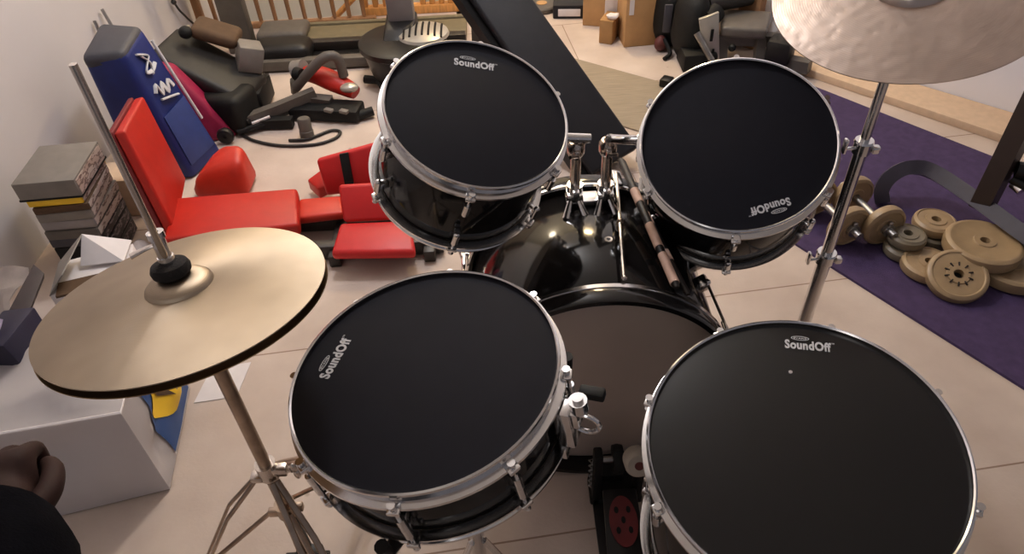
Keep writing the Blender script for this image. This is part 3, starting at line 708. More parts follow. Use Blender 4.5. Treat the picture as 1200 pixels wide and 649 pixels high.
part('piping', MB().tube([onface(.97, .3), onface(.97, .6), onface(.97, .9)], .005, 8), 'white_ink', r, label='white edge strip')

# magenta pad behind
mg = MB().hexa([(-1.12, 2.36, 0), (-1.00, 2.40, 0), (-1.02, 2.50, 0), (-1.16, 2.48, 0), (-1.27, 2.40, .30), (-1.16, 2.42, .27), (-1.18, 2.50, .27), (-1.29, 2.48, .30)], .02, 3)
solo('magenta_pad', mg, 'magenta', 'magenta padded mat standing between the blue pad and the black machine', 'training pad', (-1.1, 2.43, 0))

# ---------------------------------------------------------------- black machine on its side
r = root('black_exercise_machine', 'black exercise machine lying folded beside the magenta pad', 'exercise machine', (-1.0, 2.62, 0))
part('padded_board', MB().hexa([(-1.27, 2.52, .22), (-.96, 2.45, .05), (-.92, 2.66, .08), (-1.22, 2.74, .24), (-1.28, 2.52, .30), (-.95, 2.45, .12), (-.91, 2.66, .135), (-1.23, 2.74, .31)], .025, 4), 'padblack', r)
part('frame', MB().box((-1.02, 2.62, .06), (.20, .18, .10), bev=.015).tube([(-1.2, 2.6, .02), (-1.15, 2.6, .2)], .02, 10), 'black', r)
part('flat_bar', MB().tube([(-1.0, 2.44, .04), (-.86, 2.50, .06), (-.72, 2.56, .085)], .018, 4, square=True), 'midgrey', r)
part('motor_block', MB().box((-1.04, 2.50, .075), (.19, .16, .15), RZ(-.3), .03, 3), 'black', r)
part('foot_bar', MB().tube([(-1.0, 2.40, .02), (-.86, 2.47, .03)], .012, 8).tube([(-1.02, 2.46, .025), (-.80, 2.45, .025)], .018, 4, square=True), 'black', r)
for x, y in ((-1.03, 2.36), (-.98, 2.44)):
    part('wheel', MB().lathe([(.006, -.012), (.028, -.012), (.032, 0), (.028, .012), (.006, .012)], 20, Matrix.Translation((x, y, .034)) @ Matrix.Rotation(PI / 2, 4, 'X')), 'blackplastic', r)
part('label_strip', MB().box((-.915, 2.445, .044), (.07, .012, .006), RZ(math.radians(22)) @ Matrix.Rotation(math.radians(-8), 3, 'Y')), 'paper', r, label='white sticker')
part('knob', MB().ball((-1.165, 2.64, .315), .026, (1, 1, .9)), 'black', r)
solo('brown_cushion', MB().box((-1.075, 2.70, .283), (.17, .13, .05), Matrix.Rotation(math.radians(22), 3, 'Y'), .022, 4), 'brown', 'brown cushion lying on the black machine beside the wall', 'cushion', (-1.075, 2.70, .26))
solo('grey_box', MB().box((-.965, 2.66, .20), (.09, .10, .10), RZ(.4) @ Matrix.Rotation(math.radians(20), 3, 'Y'), .008), 'greybox', 'small grey plastic box perched on the black machine', 'box', (-.965, 2.66, .15))
# red machine with arched handle
r = root('red_exercise_machine', 'red and grey machine with an arched grey handle in front of the treadmill', 'exercise machine', (-.7, 2.62, 0))
part('body', MB().tube(smooth([(-.78, 2.66, .115), (-.72, 2.64, .12), (-.64, 2.60, .10), (-.565, 2.56, .075)], 4), [.026, .028, .030, .033, .035, .036, .037, .037, .036, .034, .031, .028, .024], 14, sy=1.2), 'redpad', r)
part('cap', MB().cyl((-.805, 2.665, .125), (-.765, 2.655, .137), .042, .038, 18), 'greybox', r, label='grey end cap')
part('dark_opening', MB().cyl((-.790, 2.615, .14), (-.765, 2.60, .142), .026, .022, 16), 'black', r)
part('handle', MB().tube(smooth([(-.80, 2.60, .09), (-.73, 2.58, .16), (-.66, 2.58, .215), (-.615, 2.59, .205), (-.605, 2.595, .13)], 6), .019, 12), 'midgrey', r, label='grey arched handle')
part('nose', MB().ball((-.585, 2.555, .10), .030, (1.2, .9, .6)), 'silver', r, label='pale pink-grey nose')
part('frame', MB().tube([(-.92, 2.50, .02), (-.77, 2.56, .06), (-.66, 2.54, .05)], .020, 4, square=True).tube([(-.82, 2.66, .09), (-.84, 2.70, .02)], .016, 8), 'midgrey', r)
part('base', MB().box((-.68, 2.52, .03), (.28, .10, .05), RZ(-.2), .012), 'black', r)
for x, y in ((-.66, 2.49), (-.60, 2.475)):
    part('sticker', MB().box((x, y - .02, .055), (.035, .02, .012), RZ(-.5), .002), 'greybox', r)
part('foot', MB().tube([(-.575, 2.47, .02), (-.50, 2.50, .026)], .018, 10), 'black', r)
# small upright roller and cable on floor
solo('foam_roller', MB().lathe([(0, 0), (.026, 0), (.026, .03), (.024, .032), (.024, .075), (.020, .08), (0, .08)], 20, Matrix.Translation((-.735, 2.37, 0)) @ Matrix.Rotation(math.radians(-6), 4, 'X')), 'midgrey', 'small grey cylinder standing on the floor by the cable loop', 'roller', (-.735, 2.37, 0))
solo('power_cable', MB().tube(smooth([(-1.0, 2.42, .006), (-.93, 2.36, .006), (-.82, 2.315, .006), (-.70, 2.31, .006), (-.63, 2.345, .006), (-.615, 2.39, .006), (-.65, 2.405, .006), (-.70, 2.37, .007), (-.74, 2.345, .008), (-.80, 2.35, .006)], 6), .006, 8), 'cable', 'black power cable looped on the floor beyond the red bench', 'cable', (-.8, 2.35, 0))
solo('hanging_cable', MB().tube(smooth([(-1.44, 3.22, .45), (-1.438, 3.25, .21), (-1.425, 3.29, .12), (-1.405, 3.33, .05), (-1.40, 3.35, .008)], 6), .005, 8).ball((-1.438, 3.248, .205), .012), 'cable', 'thin black cable hanging down the left wall by the balustrade', 'cable', (-1.42, 3.3, 0))
# two thin rods sticking up behind the pad
for i, (y, z, lab) in enumerate(((2.58, .40, 'shorter metal rod leaning on the wall behind the blue pad'), (2.66, .41, 'taller metal rod leaning on the wall behind the blue pad'))):
    solo('metal_rod', MB().cyl((-1.40 + .07 * i, y - .08, .0), (-1.445, y, z), .006, n=10), 'steel', lab, 'rod', (-1.40 + .07 * i, y - .08, 0), 'rods behind the blue pad')

# ---------------------------------------------------------------- treadmill
r = root('treadmill', 'grey treadmill with a black motor hood standing before the balustrade', 'treadmill', (-.7, 3.15, 0))
part('deck', MB().box((-.62, 3.205, .035), (.95, .15, .03), bev=.006), 'olive', r)
part('side_rail', MB().box((-.62, 3.09, .04), (.95, .05, .05), bev=.010), 'bframe', r)
part('side_rail', MB().box((-.62, 3.305, .035), (.95, .03, .04), bev=.008), 'olive', r)
part('shadow_gap', MB().box((-.62, 3.03, .015), (.95, .07, .02), bev=.004), 'blackplastic', r)  # black strip put in for the shadow below the side rail
part('motor_hood', MB().box((-.94, 3.02, .055), (.25, .15, .09), bev=.04, seg=5), 'blackplastic', r)
part('hood_cover', MB().box((-.97, 3.19, .07), (.22, .16, .05), bev=.022, seg=4), 'midgrey', r, label='grey rounded cover')
part('upright', MB().hexa([(-1.22, 3.13, 0), (-1.10, 3.13, 0), (-1.10, 3.19, 0), (-1.22, 3.19, 0), (-1.205, 3.13, .95), (-1.105, 3.13, .95), (-1.105, 3.19, .95), (-1.205, 3.19, .95)], .008), 'upright', r)
part('base_frame', MB().box((-.80, 2.94, .03), (.75, .045, .045), bev=.006), 'midgrey', r)
part('foot', MB().cyl((-.47, 2.96, 0), (-.47, 2.96, .05), .02, n=10).cyl((-1.1, 2.96, 0), (-1.1, 2.96, .05), .02, n=10), 'black', r)
# round machine with column
r = root('round_base_machine', 'black tub-shaped machine with silver slotted top and grey column, behind left drum', 'exercise machine', (-.39, 2.86, 0))
part('tub', MB().lathe([(0, 0), (.125, 0), (.135, .01), (.165, .14), (.178, .148), (.178, .168), (.160, .176), (0, .176)], 40, Matrix.Translation((-.39, 2.81, 0))), 'blackplastic', r)
d_ = part('slotted_dome', MB().lathe([(.105, 0), (.10, .012), (.07, .026), (.035, .032), (0, .033)], 36, Matrix.Translation((-.305, 2.83, .175))), 'silver', r, label='silver slotted dome')
sl = MB()
for i in range(7):
    u = -.075 + .025 * i
    zz = lambda y: .175 + .0335 * math.sqrt(max(0, 1 - (u * u + (y - 2.83) ** 2) / .0112)) + .001
    sl.tube([(-.305 + u, y, zz(y)) for y in (2.765, 2.79, 2.82, 2.85, 2.875)], .0048, 6)
part('slot', sl, 'black', d_, label='black slots')
part('column', MB().box((-.392, 2.90, .58), (.108, .06, .74), bev=.012), 'columngrey', r)
part('column_boot', MB().hexa([(-.47, 2.78, .174), (-.345, 2.78, .174), (-.33, 2.93, .174), (-.46, 2.93, .174), (-.455, 2.83, .205), (-.345, 2.83, .205), (-.33, 2.93, .235), (-.455, 2.93, .235)], .008), 'blackplastic', r)
part('side_foot', MB().box((-.23, 2.90, .03), (.05, .06, .05), bev=.008), 'midgrey', r)
part('lever', MB().tube([(-.56, 2.76, .03), (-.50, 2.74, .03), (-.46, 2.66, .02)], .018, 8), 'black', r)

# long black incline bench
r = root('incline_bench', 'long narrow black padded bench rising away behind the bass drum', 'exercise bench', (.2, 2.1, 0))
def bl(u, w):  # w along width 0..1, u along length (0 bottom .. 1 frame top, beyond)
    bL, bR = V((.285, 1.985, .035)), V((.447, 2.055, .085)); tL, tR = V((-.082, 2.40, .475)), V((.121, 2.392, .466))
    return bL.lerp(tL, u).lerp(bR.lerp(tR, u), w)
up_ = (bl(1, 0) - bl(0, 0)).cross(bl(0, 1) - bl(0, 0)).normalized()
if up_.y > 0: up_ = -up_
part('pad', MB().slab([bl(0, 0), bl(0, 1), bl(1.3, 1), bl(1.3, 0)], up_, .05, .010, 3), 'boardblack', r)
part('side_rail', MB().tube([bl(.0, -.09) - up_ * .05, bl(1.3, -.13) - up_ * .05], .018, 4, square=True), 'blackplastic', r)
part('underframe', MB().tube([bl(.05, .6) - up_ * .075, bl(1.3, .6) - up_ * .075], .02, 4, square=True), 'bframe', r)
tp = bl(1.25, .5) - up_ * .08
part('support_leg', MB().tube([tp, (tp.x - .02, tp.y + .08, .02)], .018, 4, square=True), 'bframe', r)
part('foot_bar', MB().tube([(tp.x - .17, tp.y + .08, .02), (tp.x + .13, tp.y + .08, .02)], .02, 4, square=True), 'bframe', r)
part('front_foot', MB().tube([bl(.08, .3) - up_ * .06, V((bl(.08, .3).x, bl(.08, .3).y, .012))], .018, 4, square=True).tube([bl(.12, .8) - up_ * .06, V((bl(.12, .8).x, bl(.12, .8).y, .012))], .018, 4, square=True), 'bframe', r)

# ---------------------------------------------------------------- far boxes
def carton(label, cen, s, rz, m, tape=None, lab=False, name='cardboard_box', flaps=False):
    R = RZ(rz); c = V(cen)
    r = root(name, label, 'box', c, X=Matrix.Translation(c) @ R.to_4x4(), group='boxes at the far side')
    part('body', MB().box((0, 0, s[2] / 2), s, None, .004), m, r, False)
    part('flap', MB().box((0, -s[1] * .25, s[2] + .002), (s[0], s[1] * .48, .003)).box((0, s[1] * .25, s[2] + .002), (s[0], s[1] * .48, .003)), 'carddark', r, False)
    if lab: part('sticker', MB().box((-s[0] / 2 + .024, -s[1] / 2 - .001, s[2] * .62), (.020, .002, .11)), 'paper', r, False, label='white paper sticker')
    return r
carton('tallest brown cardboard box with a narrow white sticker, on the far floor', (.61, 3.07, 0), (.15, .16, .32), .08, 'card', lab=True)
carton('small open-topped cardboard box in front of the tallest box', (.490, 3.08, 0), (.06, .11, .10), -.45, 'carddark')
carton('brown cardboard box half hidden behind the small one', (.46, 3.30, 0), (.10, .16, .20), -.3, 'card')
solo('white_package', MB().box((.510, 3.17, .14), (.06, .05, .28), RZ(-.2) @ Matrix.Rotation(.12, 3, 'X'), .006), 'paper', 'tall white paper package wedged between the cardboard boxes', 'package', (.51, 3.17, 0))
solo('crumpled_paper', MB().ball((.500, 3.055, .115), .026, (1, .8, .6), 14).roughen(.012, 40), 'paper', 'crumpled white paper on the small cardboard box', 'paper', (.492, 3.055, .1))
r = root('black_case', 'flat black case with a cream front edge lying on the far floor', 'case', (.33, 3.4, 0))
part('body', MB().box((.345, 3.42, .032), (.15, .20, .064), RZ(-.12), .006), 'boardblack', r)
part('front_strip', MB().box((.335, 3.32, .030), (.105, .006, .034), RZ(-.12), .002), 'paper', r, label='cream front edge strip')
r = root('round_disc', 'dark round disc with a beige centre lying on the far floor', 'disc', (.225, 3.45, 0))
part('disc', MB().lathe([(0, 0), (.075, 0), (.08, .006), (.08, .022), (.074, .028), (0, .028)], 40, Matrix.Translation((.215, 3.46, 0))), 'midgrey', r)
part('centre_label', MB().lathe([(0, .0281), (.026, .0281), (.026, .030), (0, .030)], 24, Matrix.Translation((.215, 3.46, 0))), 'card', r, label='beige centre label')

# black bag and gym clutter on right
r = root('backpack', 'black backpack with a lilac panel beside the tallest cardboard box', 'bag', (.74, 2.98, 0))
part('body', MB().ball((.735, 2.99, .13), .1, (.75, .7, 1.35), 24).roughen(.018, 9), 'black', r)
part('panel', MB().box((.705, 2.915, .15), (.035, .012, .12), RZ(-.1), .005), 'charc', r)
part('pocket_flap', MB().box((.765, 2.905, .18), (.04, .012, .075), RZ(.2), .004), 'lilac', r, label='pale lilac panel')
part('strap', MB().tube(smooth([(.70, 2.92, .06), (.72, 2.87, .02), (.69, 2.84, .008)], 4), .009, 8), 'black', r)
solo('red_pouch', MB().ball((.69, 2.93, .035), .033, (.9, .8, 1.1), 14).roughen(.008, 30), 'maroon', 'small dark red pouch at the corner of the tallest cardboard box', 'pouch', (.69, 2.93, 0))
r = root('black_gym_machine', 'black gym machine with a white triangular plate behind the right rack drum', 'exercise machine', (.84, 2.85, 0))
part('housing', MB().ball((.80, 2.86, .14), .11, (.75, .8, 1.3), 24).roughen(.03, 8, 3), 'black', r)
part('base', MB().box((.81, 2.78, .04), (.14, .14, .08), bev=.015), 'black', r)
part('side_plate', MB().hexa([(.835, 2.73, .02), (.895, 2.73, .02), (.895, 2.745, .02), (.835, 2.745, .02), (.79, 2.75, .21), (.865, 2.75, .235), (.865, 2.765, .235), (.79, 2.765, .21)], .003), 'silver', r, label='off-white triangular plate')
part('plate_slot', MB().box((.845, 2.733, .15), (.012, .006, .05), None, .002), 'black', r)
part('plate_slot', MB().box((.858, 2.728, .08), (.010, .006, .03), None, .002), 'black', r)
part('tube', MB().cyl((.785, 2.74, .16), (.85, 2.68, .06), .013, n=12), 'steel', r)
part('roller', MB().cyl((.845, 2.86, .22), (1.04, 2.93, .215), .032, n=18), 'padblack', r)
part('roller_grip', MB().cyl((.84, 2.80, .18), (.88, 2.84, .20), .040, n=18), 'black', r)
r = root('weight_bench', 'low weight bench with a grey padded seat behind the right rack drum', 'exercise bench', (1.0, 2.85, 0))
part('seat', MB().hexa([(.885, 2.75, .13), (1.05, 2.70, .13), (1.13, 2.88, .13), (.93, 2.93, .13), (.885, 2.75, .175), (1.05, 2.70, .175), (1.13, 2.88, .175), (.93, 2.93, .175)], .014, 3), 'benchgrey', r)
part('frame', MB().tube([(.90, 2.80, .105), (1.12, 2.76, .105)], .022, 4, square=True).tube([(1.05, 2.72, .02), (1.05, 2.75, .12)], .018, 4, square=True).tube([(.91, 2.76, .02), (.91, 2.80, .12)], .018, 4, square=True).tube([(1.10, 2.72, .04), (1.22, 2.62, .05)], .024, 4, square=True), 'midgrey', r)
part('knob', MB().ball((.93, 2.72, .10), .016, n=12), 'black', r)
part('end_pad', MB().box((1.12, 2.70, .09), (.10, .10, .10), RZ(-.6), .02), 'padblack', r)
solo('tan_carton', MB().box((.93, 3.05, .16), (.24, .12, .32), RZ(-.80), .005), 'ledge', 'tan carton standing against the right wall behind the weight bench', 'box', (.93, 3.05, 0))
solo('brown_block', MB().box((1.055, 2.955, .115), (.12, .05, .23), RZ(-.80), .004), 'ledgedge', 'brown wooden block behind the grey weight bench seat', 'block', (1.055, 2.955, 0))
solo('dark_foot', MB().box((.655, 2.615, .022), (.045, .05, .032), RZ(-.6), .006), 'blackplastic', 'small black rubber block on the edge of the grey mat', 'block', (.655, 2.615, .006))

# ---------------------------------------------------------------- gym frame on carpet
r = root('gym_frame', 'dark steel gym frame with a curved foot standing on the purple carpet', 'exercise machine', (1.35, 1.65, .008))
path = smooth([(1.165, 1.775, .02), (1.158, 1.79, .055), (1.178, 1.80, .095), (1.225, 1.80, .122), (1.285, 1.77, .122), (1.35, 1.635, .112), (1.41, 1.46, .105), (1.50, 1.20, .10)], 6)
part('curved_foot', MB().tube(path, .021, 4, square=True, upv=(0, .3, 1)), 'gymtube', r)
part('rear_foot', MB().tube([(1.50, 1.20, .10), (1.52, 1.15, .012)], .024, 4, square=True), 'gymtube', r)
part('post', MB().tube([(1.362, 1.62, .10), (1.372, 1.628, 1.05)], .026, 4, square=True, upv=(.55, -.83, 0)), 'gympost', r)
part('clamp', MB().cyl((1.39, 1.60, .24), (1.46, 1.56, .24), .022, n=14).cyl((1.39, 1.60, .21), (1.42, 1.57, .20), .014, n=10), 'blackplastic', r)
part('adjuster_knob', MB().ball((1.415, 1.585, .27), .012), 'chrome', r, label='chrome knob')
part('adjuster', MB().cyl((1.40, 1.60, .19), (1.41, 1.57, .185), .012, n=10), 'chrome', r, label='chrome adjuster')
part('pedal_arm', MB().tube([(1.44, 1.58, .05), (1.62, 1.48, .05)], .02, 8), 'gympost', r)

# ---------------------------------------------------------------- weights
Z0 = .008
def plate_prof(r_, t_): return [(.013, 0), (r_ - .010, 0), (r_ - .002, .006), (r_, t_ * .5), (r_ - .002, t_ - .006), (r_ - .010, t_), (r_ * .84, t_), (r_ * .80, t_ - .003), (.030, t_ - .003), (.028, t_), (.013, t_)]
def weight(label, c, r_, t_, m='gold', tilt=None, slots=False):
    X = Matrix.Translation(V(c)) @ (tilt.to_4x4() if tilt is not None else Matrix())
    o = link('weight_plate', MB().lathe(plate_prof(r_, t_), 48, closed=True), m)
    o.matrix_world = X; WM[o.name] = X; tag(o, label, 'weight plate', 'weight plates on the carpet')
    bs = MB().lathe([(.0105, .002), (.0132, .002), (.0132, t_ + .0005), (.0105, t_ + .0005)], 20, closed=True)
    part('centre_hole', MB().lathe([(0, t_ * .4), (.0128, t_ * .4), (.0128, t_ * .44), (0, t_ * .44)], 16), 'black', o, False, label='dark centre hole')
    if slots:
        mb = MB()
        for i in range(10):
            a = 2 * PI * i / 10
            mb.box((.030 * math.cos(a), .030 * math.sin(a), t_ - .001), (.013, .0045, .003), RZ(a), .001)
        part('slot', mb, 'stick', o, False, label='ring of dark slots')
    bs.bm.free(); return o
weight('lower large gold weight plate, half hidden under the biggest one', (1.375, 1.435, Z0), .098, .040)
weight('biggest gold weight plate lying flat on top of the stack', (1.305, 1.485, Z0 + .040), .100, .042)
weight('gold weight plate lying flat under the one with slots', (1.160, 1.465, Z0), .072, .034)
weight('gold weight plate with a ring of dark slots, tilted toward the kit', (1.200, 1.40, Z0 + .022), .078, .034, tilt=Matrix.Rotation(math.radians(22), 3, 'X') @ Matrix.Rotation(math.radians(-8), 3, 'Y'), slots=True)
weight('small grey-gold weight plate on top of the pair beside the dumbbell', (1.130, 1.555, Z0 + .032), .053, .032, 'greygold')
weight('small grey-gold weight plate at the bottom of the pair beside the dumbbell', (1.125, 1.540, Z0), .055, .032, 'greygold')
weight('gold weight plate lying behind, on top of a smaller dark one', (1.232, 1.605, Z0 + .034), .060, .034)
weight('dull weight plate underneath the rear small gold one', (1.235, 1.59, Z0), .056, .034, 'greygold')
def dumbbell(label, near, far, r_):
    near, far = V(near), V(far); dv = (near - far).normalized()
    Rq = dv.to_track_quat('Z', 'Y').to_matrix().to_4x4()
    r = root('dumbbell', label, 'dumbbell', (near + far) / 2 - V((0, 0, near.z - Z0)), group='dumbbells')
    part('bar', MB().cyl(far - dv * .055, near + dv * .055, .0115, n=14), 'steel', r)
    for c in (near, far):
        part('plate', MB().lathe([(a, b - .017) for a, b in plate_prof(r_, .034)], 40, Matrix.Translation(c) @ Rq, closed=True), 'gold', r)
    for c, s in ((near, 1), (far, -1)):
        k = c + dv * s * .024
        part('collar', MB().cyl(k - dv * .007, k + dv * .007, .019, n=14).box(k + V((0, 0, .02)), (.012, .012, .016), bev=.002), 'steel', r)
dumbbell('gold-plated dumbbell nearest the loose weight plates', (1.075, 1.595, Z0 + .064), (1.045, 1.745, Z0 + .064), .064)
dumbbell('gold-plated dumbbell beside the crash stand, half behind the right rack drum', (.975, 1.60, Z0 + .064), (.935, 1.745, Z0 + .064), .064)

# ---------------------------------------------------------------- stack of disc cases by the wall
names = [('thick clear grey plastic case on top of the stack by the wall', 'greybox', .058, 'spine', 0),
         ('yellow case, second from the top of the stack by the wall', 'yellow', .024, 'spine', 1),
         ('brown-gold case under the yellow one in the stack', 'brown', .022, 'spine', 1),
         ('grey case under the brown-gold one in the stack', 'greybox', .030, 'spine', 1),
         ('lilac-grey case in the middle of the stack by the wall', 'columngrey', .030, 'spine', 1),
         ('darker grey case below the middle of the stack', 'midgrey', .030, 'spine', 1),
         ('charcoal case, third from the bottom of the stack', 'charc', .030, 'spine2', 1),
         ('black case resting on the bottom one of the stack', 'black', .045, 'spine2', 1),
         ('black case at the bottom of the stack, on the floor', 'blackplastic', .050, 'spine2', 1)]
z = .0; tot = sum(n[2] for n in names) + .001 * len(names)
for i, (lab, m, h, sp, k) in enumerate(reversed(names)):
    jx = random.uniform(-.004, .004); jy = random.uniform(-.004, .004)
    cx, cy = -1.262 + jx, 1.765 + jy; wx = .150 if k else .168
    Rr = RZ(math.radians(4 + random.uniform(-2, 2)))
    r = root('disc_case', lab, 'case', (cx, cy, z), X=Matrix.Translation((cx, cy, z)) @ Rr.to_4x4(), group='stack of cases by the left wall')
    part('case', MB().box((0, 0, h / 2), (wx, .20, h), None, .0035), m, r, False)
    part('spine_label', MB().box((wx / 2 + .0006, 0, h / 2), (.0012, .185, h * .78)), sp, r, False, label='printed spine')
    if k == 0: part('shadow_line', MB().box((.0, 0, .003), (wx + .003, .203, .006), None, .001), 'black', r, False)  # thin black slab put in for the shadow under the top case
    z += h + .0008
solo('beige_box', MB().box((-1.30, 1.99, .07), (.22, .12, .14), RZ(.05), .005), 'ledge', 'beige box on the floor behind the stack of cases', 'box', (-1.3, 1.965, 0))
solo('plastic_wrap', MB().ball((-1.10, 1.66, .045), .05, (.9, 1, .9), 20).roughen(.02, 20, 5), 'clear', 'crumpled milky plastic wrap at the foot of the stack of cases', 'plastic wrap', (-1.10, 1.66, 0))

# ---------------------------------------------------------------- carrier bag with papers
r = root('carrier_bag', 'big white carrier bag with blue and yellow print standing under the hi-hat', 'bag', (-1.0, 1.02, 0))
g0, g1, g2, g3 = V((-.785, .895, .004)), V((-.825, 1.185, .004)), V((-1.36, 1.20, .004)), V((-1.30, .775, .004))
h0, h1, h2, h3 = V((-.80, .915, .255)), V((-.84, 1.18, .26)), V((-1.34, 1.20, .25)), V((-1.31, .83, .26))
def side(a, b, c, d_, seed):
    def f(u, w_):
        p = a.lerp(b, u).lerp(d_.lerp(c, u), w_)
        e = min(u, 1 - u, w_, 1 - w_) * 4; e = min(1, e)
        nrm = (b - a).cross(d_ - a).normalized()
        return p + nrm * (abs(noise.noise(p * V((5, 5, 9)).x + V((p.z * 8, seed, 0)))) * .05 - .012) * e + noise.noise_vector(p * 7 + V((seed, 0, 0))) * .03 * e + noise.noise_vector(p * 15) * .010 * e
    return f
bg = MB(); 
for k, (a, b, c, d_) in enumerate(((g3, g0, h0, h3), (g1, g2, h2, h1), (g2, g3, h3, h2))): bg.sheet(side(a, b, c, d_, k * 3), 18, 14, .0015)
bg.sheet(lambda u, w_: g3.lerp(g0, u).lerp(g2.lerp(g1, u), w_), 6, 6, .0015)
part('bag_body', bg, 'bag', r, angle=80)
part('print_side', MB().sheet(side(g0, g1, h1, h0, 9), 18, 14, .0015), 'bag', r, angle=80)
fx_ = side(g0, g1, h1, h0, 9)
BU0, BW0 = .30, .05
def pr(u, w_): return V(fx_(u, w_)) + V((.0035, .0005, .0))
blp = MB().sheet(lambda a, b: pr(BU0 + (.97 - BU0) * a, BW0 + (.96 - BW0) * b), 12, 12)
part('blue_print', blp, 'blueprint', r, label='blue printed area')
def yel(a, b):
    ang = 2 * PI * a; q = pr(.66 + .31 * b * math.cos(ang), .56 + .36 * b * math.sin(ang)); return q + V((.002, .0003, 0))
part('yellow_print', MB().sheet(yel, 28, 4), 'yellow', r, label='yellow printed oval')
part('dark_print', MB().sheet(lambda a, b: pr(.56 + .12 * a, .50 + .22 * b - .16 * a) + V((.004, .0006, 0)), 4, 4), 'darkprint', r, label='dark mark on the yellow')
def topf(u, w_):
    p = h3.lerp(h0, u).lerp(h2.lerp(h1, u), w_); e = min(1, 5 * min(u, 1 - u, w_, 1 - w_))
    return p + V((0, 0, .02 * e)) + noise.noise_vector(p * 9) * .03 * e + noise.noise_vector(p * 22) * .008 * e
part('folded_top', MB().sheet(topf, 22, 16, .0015), 'bag', r, angle=80)
# rim folds
part('rim', MB().tube([h0, h3, h2, h1], .004, 6, closed=True), 'bag', r)

r = root('box_file', 'dark brown and navy file standing up out of the carrier bag', 'file', (-1.06, 1.12, .01))
part('cover', MB().slab([(-1.135, 1.33, .315), (-1.098, 1.30, .31), (-1.06, 1.07, .305), (-1.12, 1.05, .30)], (.5, 0, 1), .02, .003), 'darkbrown', r)
part('body', MB().hexa([(-1.13, 1.04, .02), (-1.02, 1.04, .02), (-1.02, 1.12, .02), (-1.13, 1.12, .02), (-1.14, 1.045, .31), (-1.06, 1.045, .335), (-1.055, 1.17, .325), (-1.14, 1.18, .31)], .006), 'darknavy', r)
def crumple(name, label, cat, quad, amp, m, loc, seed, n=14):
    q = [V(p) for p in quad]
    mb = MB().sheet(lambda u, w_: q[0].lerp(q[1], u).lerp(q[3].lerp(q[2], u), w_) + noise.noise_vector(V((u * 3 + seed, w_ * 3, seed))) * amp, n, n, .001)
    return solo(name, mb, m, label, cat, loc, angle=25)
crumple('grey_wrapping', 'crumpled pale grey wrapping rising at the back of the carrier bag', 'wrapping', [(-1.36, 1.10, .25), (-1.14, 1.12, .25), (-1.14, 1.30, .325), (-1.34, 1.32, .31)], .028, 'clear', (-1.2, 1.2, .2), 2)
crumple('lilac_sheet', 'lilac and white glossy sheet tucked in the carrier bag at the left edge', 'paper', [(-1.22, .98, .29), (-1.10, 1.00, .31), (-1.09, 1.12, .335), (-1.20, 1.16, .33)], .010, 'lilac', (-1.15, 1.05, .27), 5)
cw = MB(); A = [V((-1.07, 1.24, .0)), V((-.90, 1.30, .0)), V((-.94, 1.42, .0)), V((-1.10, 1.36, .0))]
cw.hexa(A + [p + V((0, 0, .29)) for p in A], .003)
r = root('white_carton', 'open white carton with a raised flap behind the hi-hat cymbals', 'box', (-1.0, 1.33, 0))
part('body', cw, 'paper', r)
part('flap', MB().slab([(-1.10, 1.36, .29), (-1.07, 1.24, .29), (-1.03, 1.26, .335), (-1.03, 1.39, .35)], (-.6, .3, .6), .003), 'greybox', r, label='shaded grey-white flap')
part('side_flap', MB().slab([(-1.03, 1.39, .35), (-1.03, 1.33, .30), (-.93, 1.34, .30), (-.94, 1.42, .30)], (0, -.3, 1), .003), 'paper', r)
part('lining', MB().box((-.99, 1.275, .292), (.14, .05, .006), RZ(.3)), 'brown', r)
# sheet of paper on the floor
sp = MB().slab([(-.803, 1.137, .002), (-.70, 1.15, .002), (-.69, 1.262, .002), (-.79, 1.245, .002)], (0, 0, 1), .0012)
solo('paper_sheet', sp, 'paper', 'white sheet of paper on the floor between hi-hat stand and carrier bag', 'paper', (-.75, 1.2, 0))

# ---------------------------------------------------------------- person (arm at lower left)
def skin_obj(verts, edges, radii, rootv, sub=2):
    me = bpy.data.meshes.new('skin_tmp'); me.from_pydata([tuple(v) for v in verts], edges, []); me.update()
    o = bpy.data.objects.new('skin_tmp', me); C.objects.link(o)
    o.modifiers.new('s', 'SKIN'); sd = o.modifiers.new('ss', 'SUBSURF'); sd.levels = sub; sd.render_levels = sub
    for i, rr in enumerate(radii):
        d = me.skin_vertices[0].data[i]; d.radius = (rr, rr) if not isinstance(rr, tuple) else rr; d.use_root = (i == rootv)
    bpy.context.view_layer.update()
    res = bpy.data.meshes.new_from_object(o.evaluated_get(bpy.context.evaluated_depsgraph_get()))
    bpy.data.objects.remove(o); bpy.data.meshes.remove(me)
    return res
elbow = V((-.315, .05, .895)); wrist = V((-.416, .285, .890))
ax_ = (wrist - elbow).normalized(); rt_ = ax_.cross(V((0, 0, 1))).normalized(); upn = rt_.cross(ax_).normalized()
H = lambda f, s, u: wrist + ax_ * f + rt_ * s + upn * u
vs = [elbow, elbow.lerp(wrist, .55), wrist, H(.035, 0, -.004), H(.062, .002, -.010)]; rd = [.036, .032, (.024, .020), (.032, .027), (.031, .030)]
ed = [(0, 1), (1, 2), (2, 3), (3, 4)]
for s, L, rr in ((-.027, .85, .0092), (-.009, 1.0, .0100), (.010, .95, .0098), (.027, .78, .0086)):
    b = len(vs)
    vs += [H(.076, s, .006), H(.080 + .020 * L, s * 1.03, -.010), H(.074 + .016 * L, s * 1.03, -.030), H(.062, s, -.034)]
    rd += [rr * 1.1, rr, rr * .92, rr * .85]; ed += [(4, b), (b, b + 1), (b + 1, b + 2), (b + 2, b + 3)]
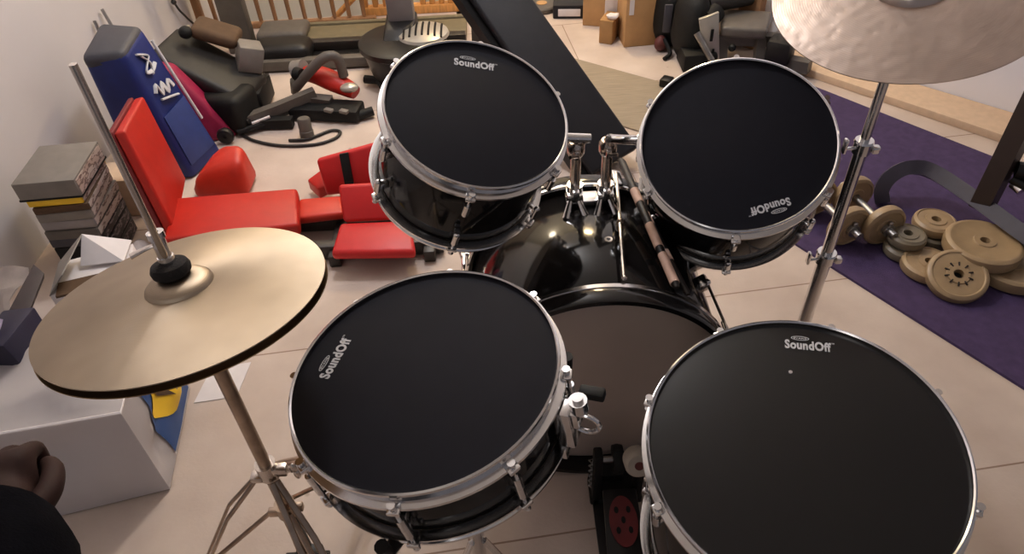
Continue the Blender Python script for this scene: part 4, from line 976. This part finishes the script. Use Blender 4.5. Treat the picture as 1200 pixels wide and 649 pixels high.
b = len(vs); vs += [H(.020, .030, -.008), H(.046, .041, -.012), H(.070, .040, -.018), H(.088, .030, -.024)]; rd += [.0125, .0110, .0098, .0085]; ed += [(3, b), (b, b + 1), (b + 1, b + 2), (b + 2, b + 3)]
me = skin_obj(vs, ed, rd, 2)
me.name = 'person'; 
for p in me.polygons: p.use_smooth = True
me.materials.clear(); me.materials.append(M['shaded_skin'])
po = bpy.data.objects.new('person', me); C.objects.link(po); WM[po.name] = Matrix()
tag(po, "person's forearm in a dark navy sleeve with curled hand, at the lower left edge", 'person')
sl = MB().tube(smooth([elbow - ax_ * .12, elbow, elbow.lerp(wrist, .4), elbow.lerp(wrist, .8), wrist + ax_ * .022], 5), [.090] * 5 + [.088] * 5 + [.085, .082, .079, .076, .073] + [.070, .066, .062, .056, .050] + [.043], 20)
sl.roughen(.008, 22, 4)
part('sleeve', sl, 'sleeve', po, label='dark navy sleeve')

# ---------------------------------------------------------------- camera
cam = bpy.data.cameras.new('camera'); co = bpy.data.objects.new('camera', cam); C.objects.link(co)
rx = V((0.99854384, -0.03632133, -0.03988674)); dn = V((-0.05394618, -0.67230774, -0.73830354)); fw = V((0, 0.73938019, -0.67328815))
X = Matrix((rx, -dn, -fw)).transposed().to_4x4(); X.translation = V((0, 0, 1.40)); co.matrix_world = X
cam.sensor_fit = 'HORIZONTAL'; cam.sensor_width = 36; cam.lens = 844 * 36 / 1200; cam.clip_start = .02
cam.dof.use_dof = False
scene.camera = co

# ---------------------------------------------------------------- light
def area(name, loc, tgt, size, power, col):
    l = bpy.data.lights.new(name, 'AREA'); l.energy = power; l.color = col; l.size = size; l.shape = 'DISK'
    o = bpy.data.objects.new(name, l); C.objects.link(o); o.location = loc
    o.rotation_euler = (V(tgt) - V(loc)).to_track_quat('-Z', 'Y').to_euler(); return o
def bulb(name, loc, power, col, rad):
    l = bpy.data.lights.new(name, 'POINT'); l.energy = power; l.color = col; l.shadow_soft_size = rad
    o = bpy.data.objects.new(name, l); C.objects.link(o); o.location = loc; return o
bulb('ceiling_lamp', (-.27, 2.35, 2.0), 48, (.95, .95, 1), .10)
area('far_lamp', (.4, 3.7, 2.36), (.4, 3.7, 0), .3, 40, (1, .74, .38))
bulb('stair_lamp', (-.8, 3.75, 1.9), 16, (1, .86, .66), .12)
bulb('near_fill', (-.7, -.9, 1.75), 7, (1, .93, .88), .25)  # unseen fill light, added to brighten the bag and the bass head
w = bpy.data.worlds.new('world'); scene.world = w; w.use_nodes = True
bgn = w.node_tree.nodes['Background']; bgn.inputs['Color'].default_value = (.56, .53, .58, 1); bgn.inputs['Strength'].default_value = .30

scene.view_settings.view_transform = 'Standard'
scene.view_settings.look = 'None'
scene.view_settings.exposure = 0
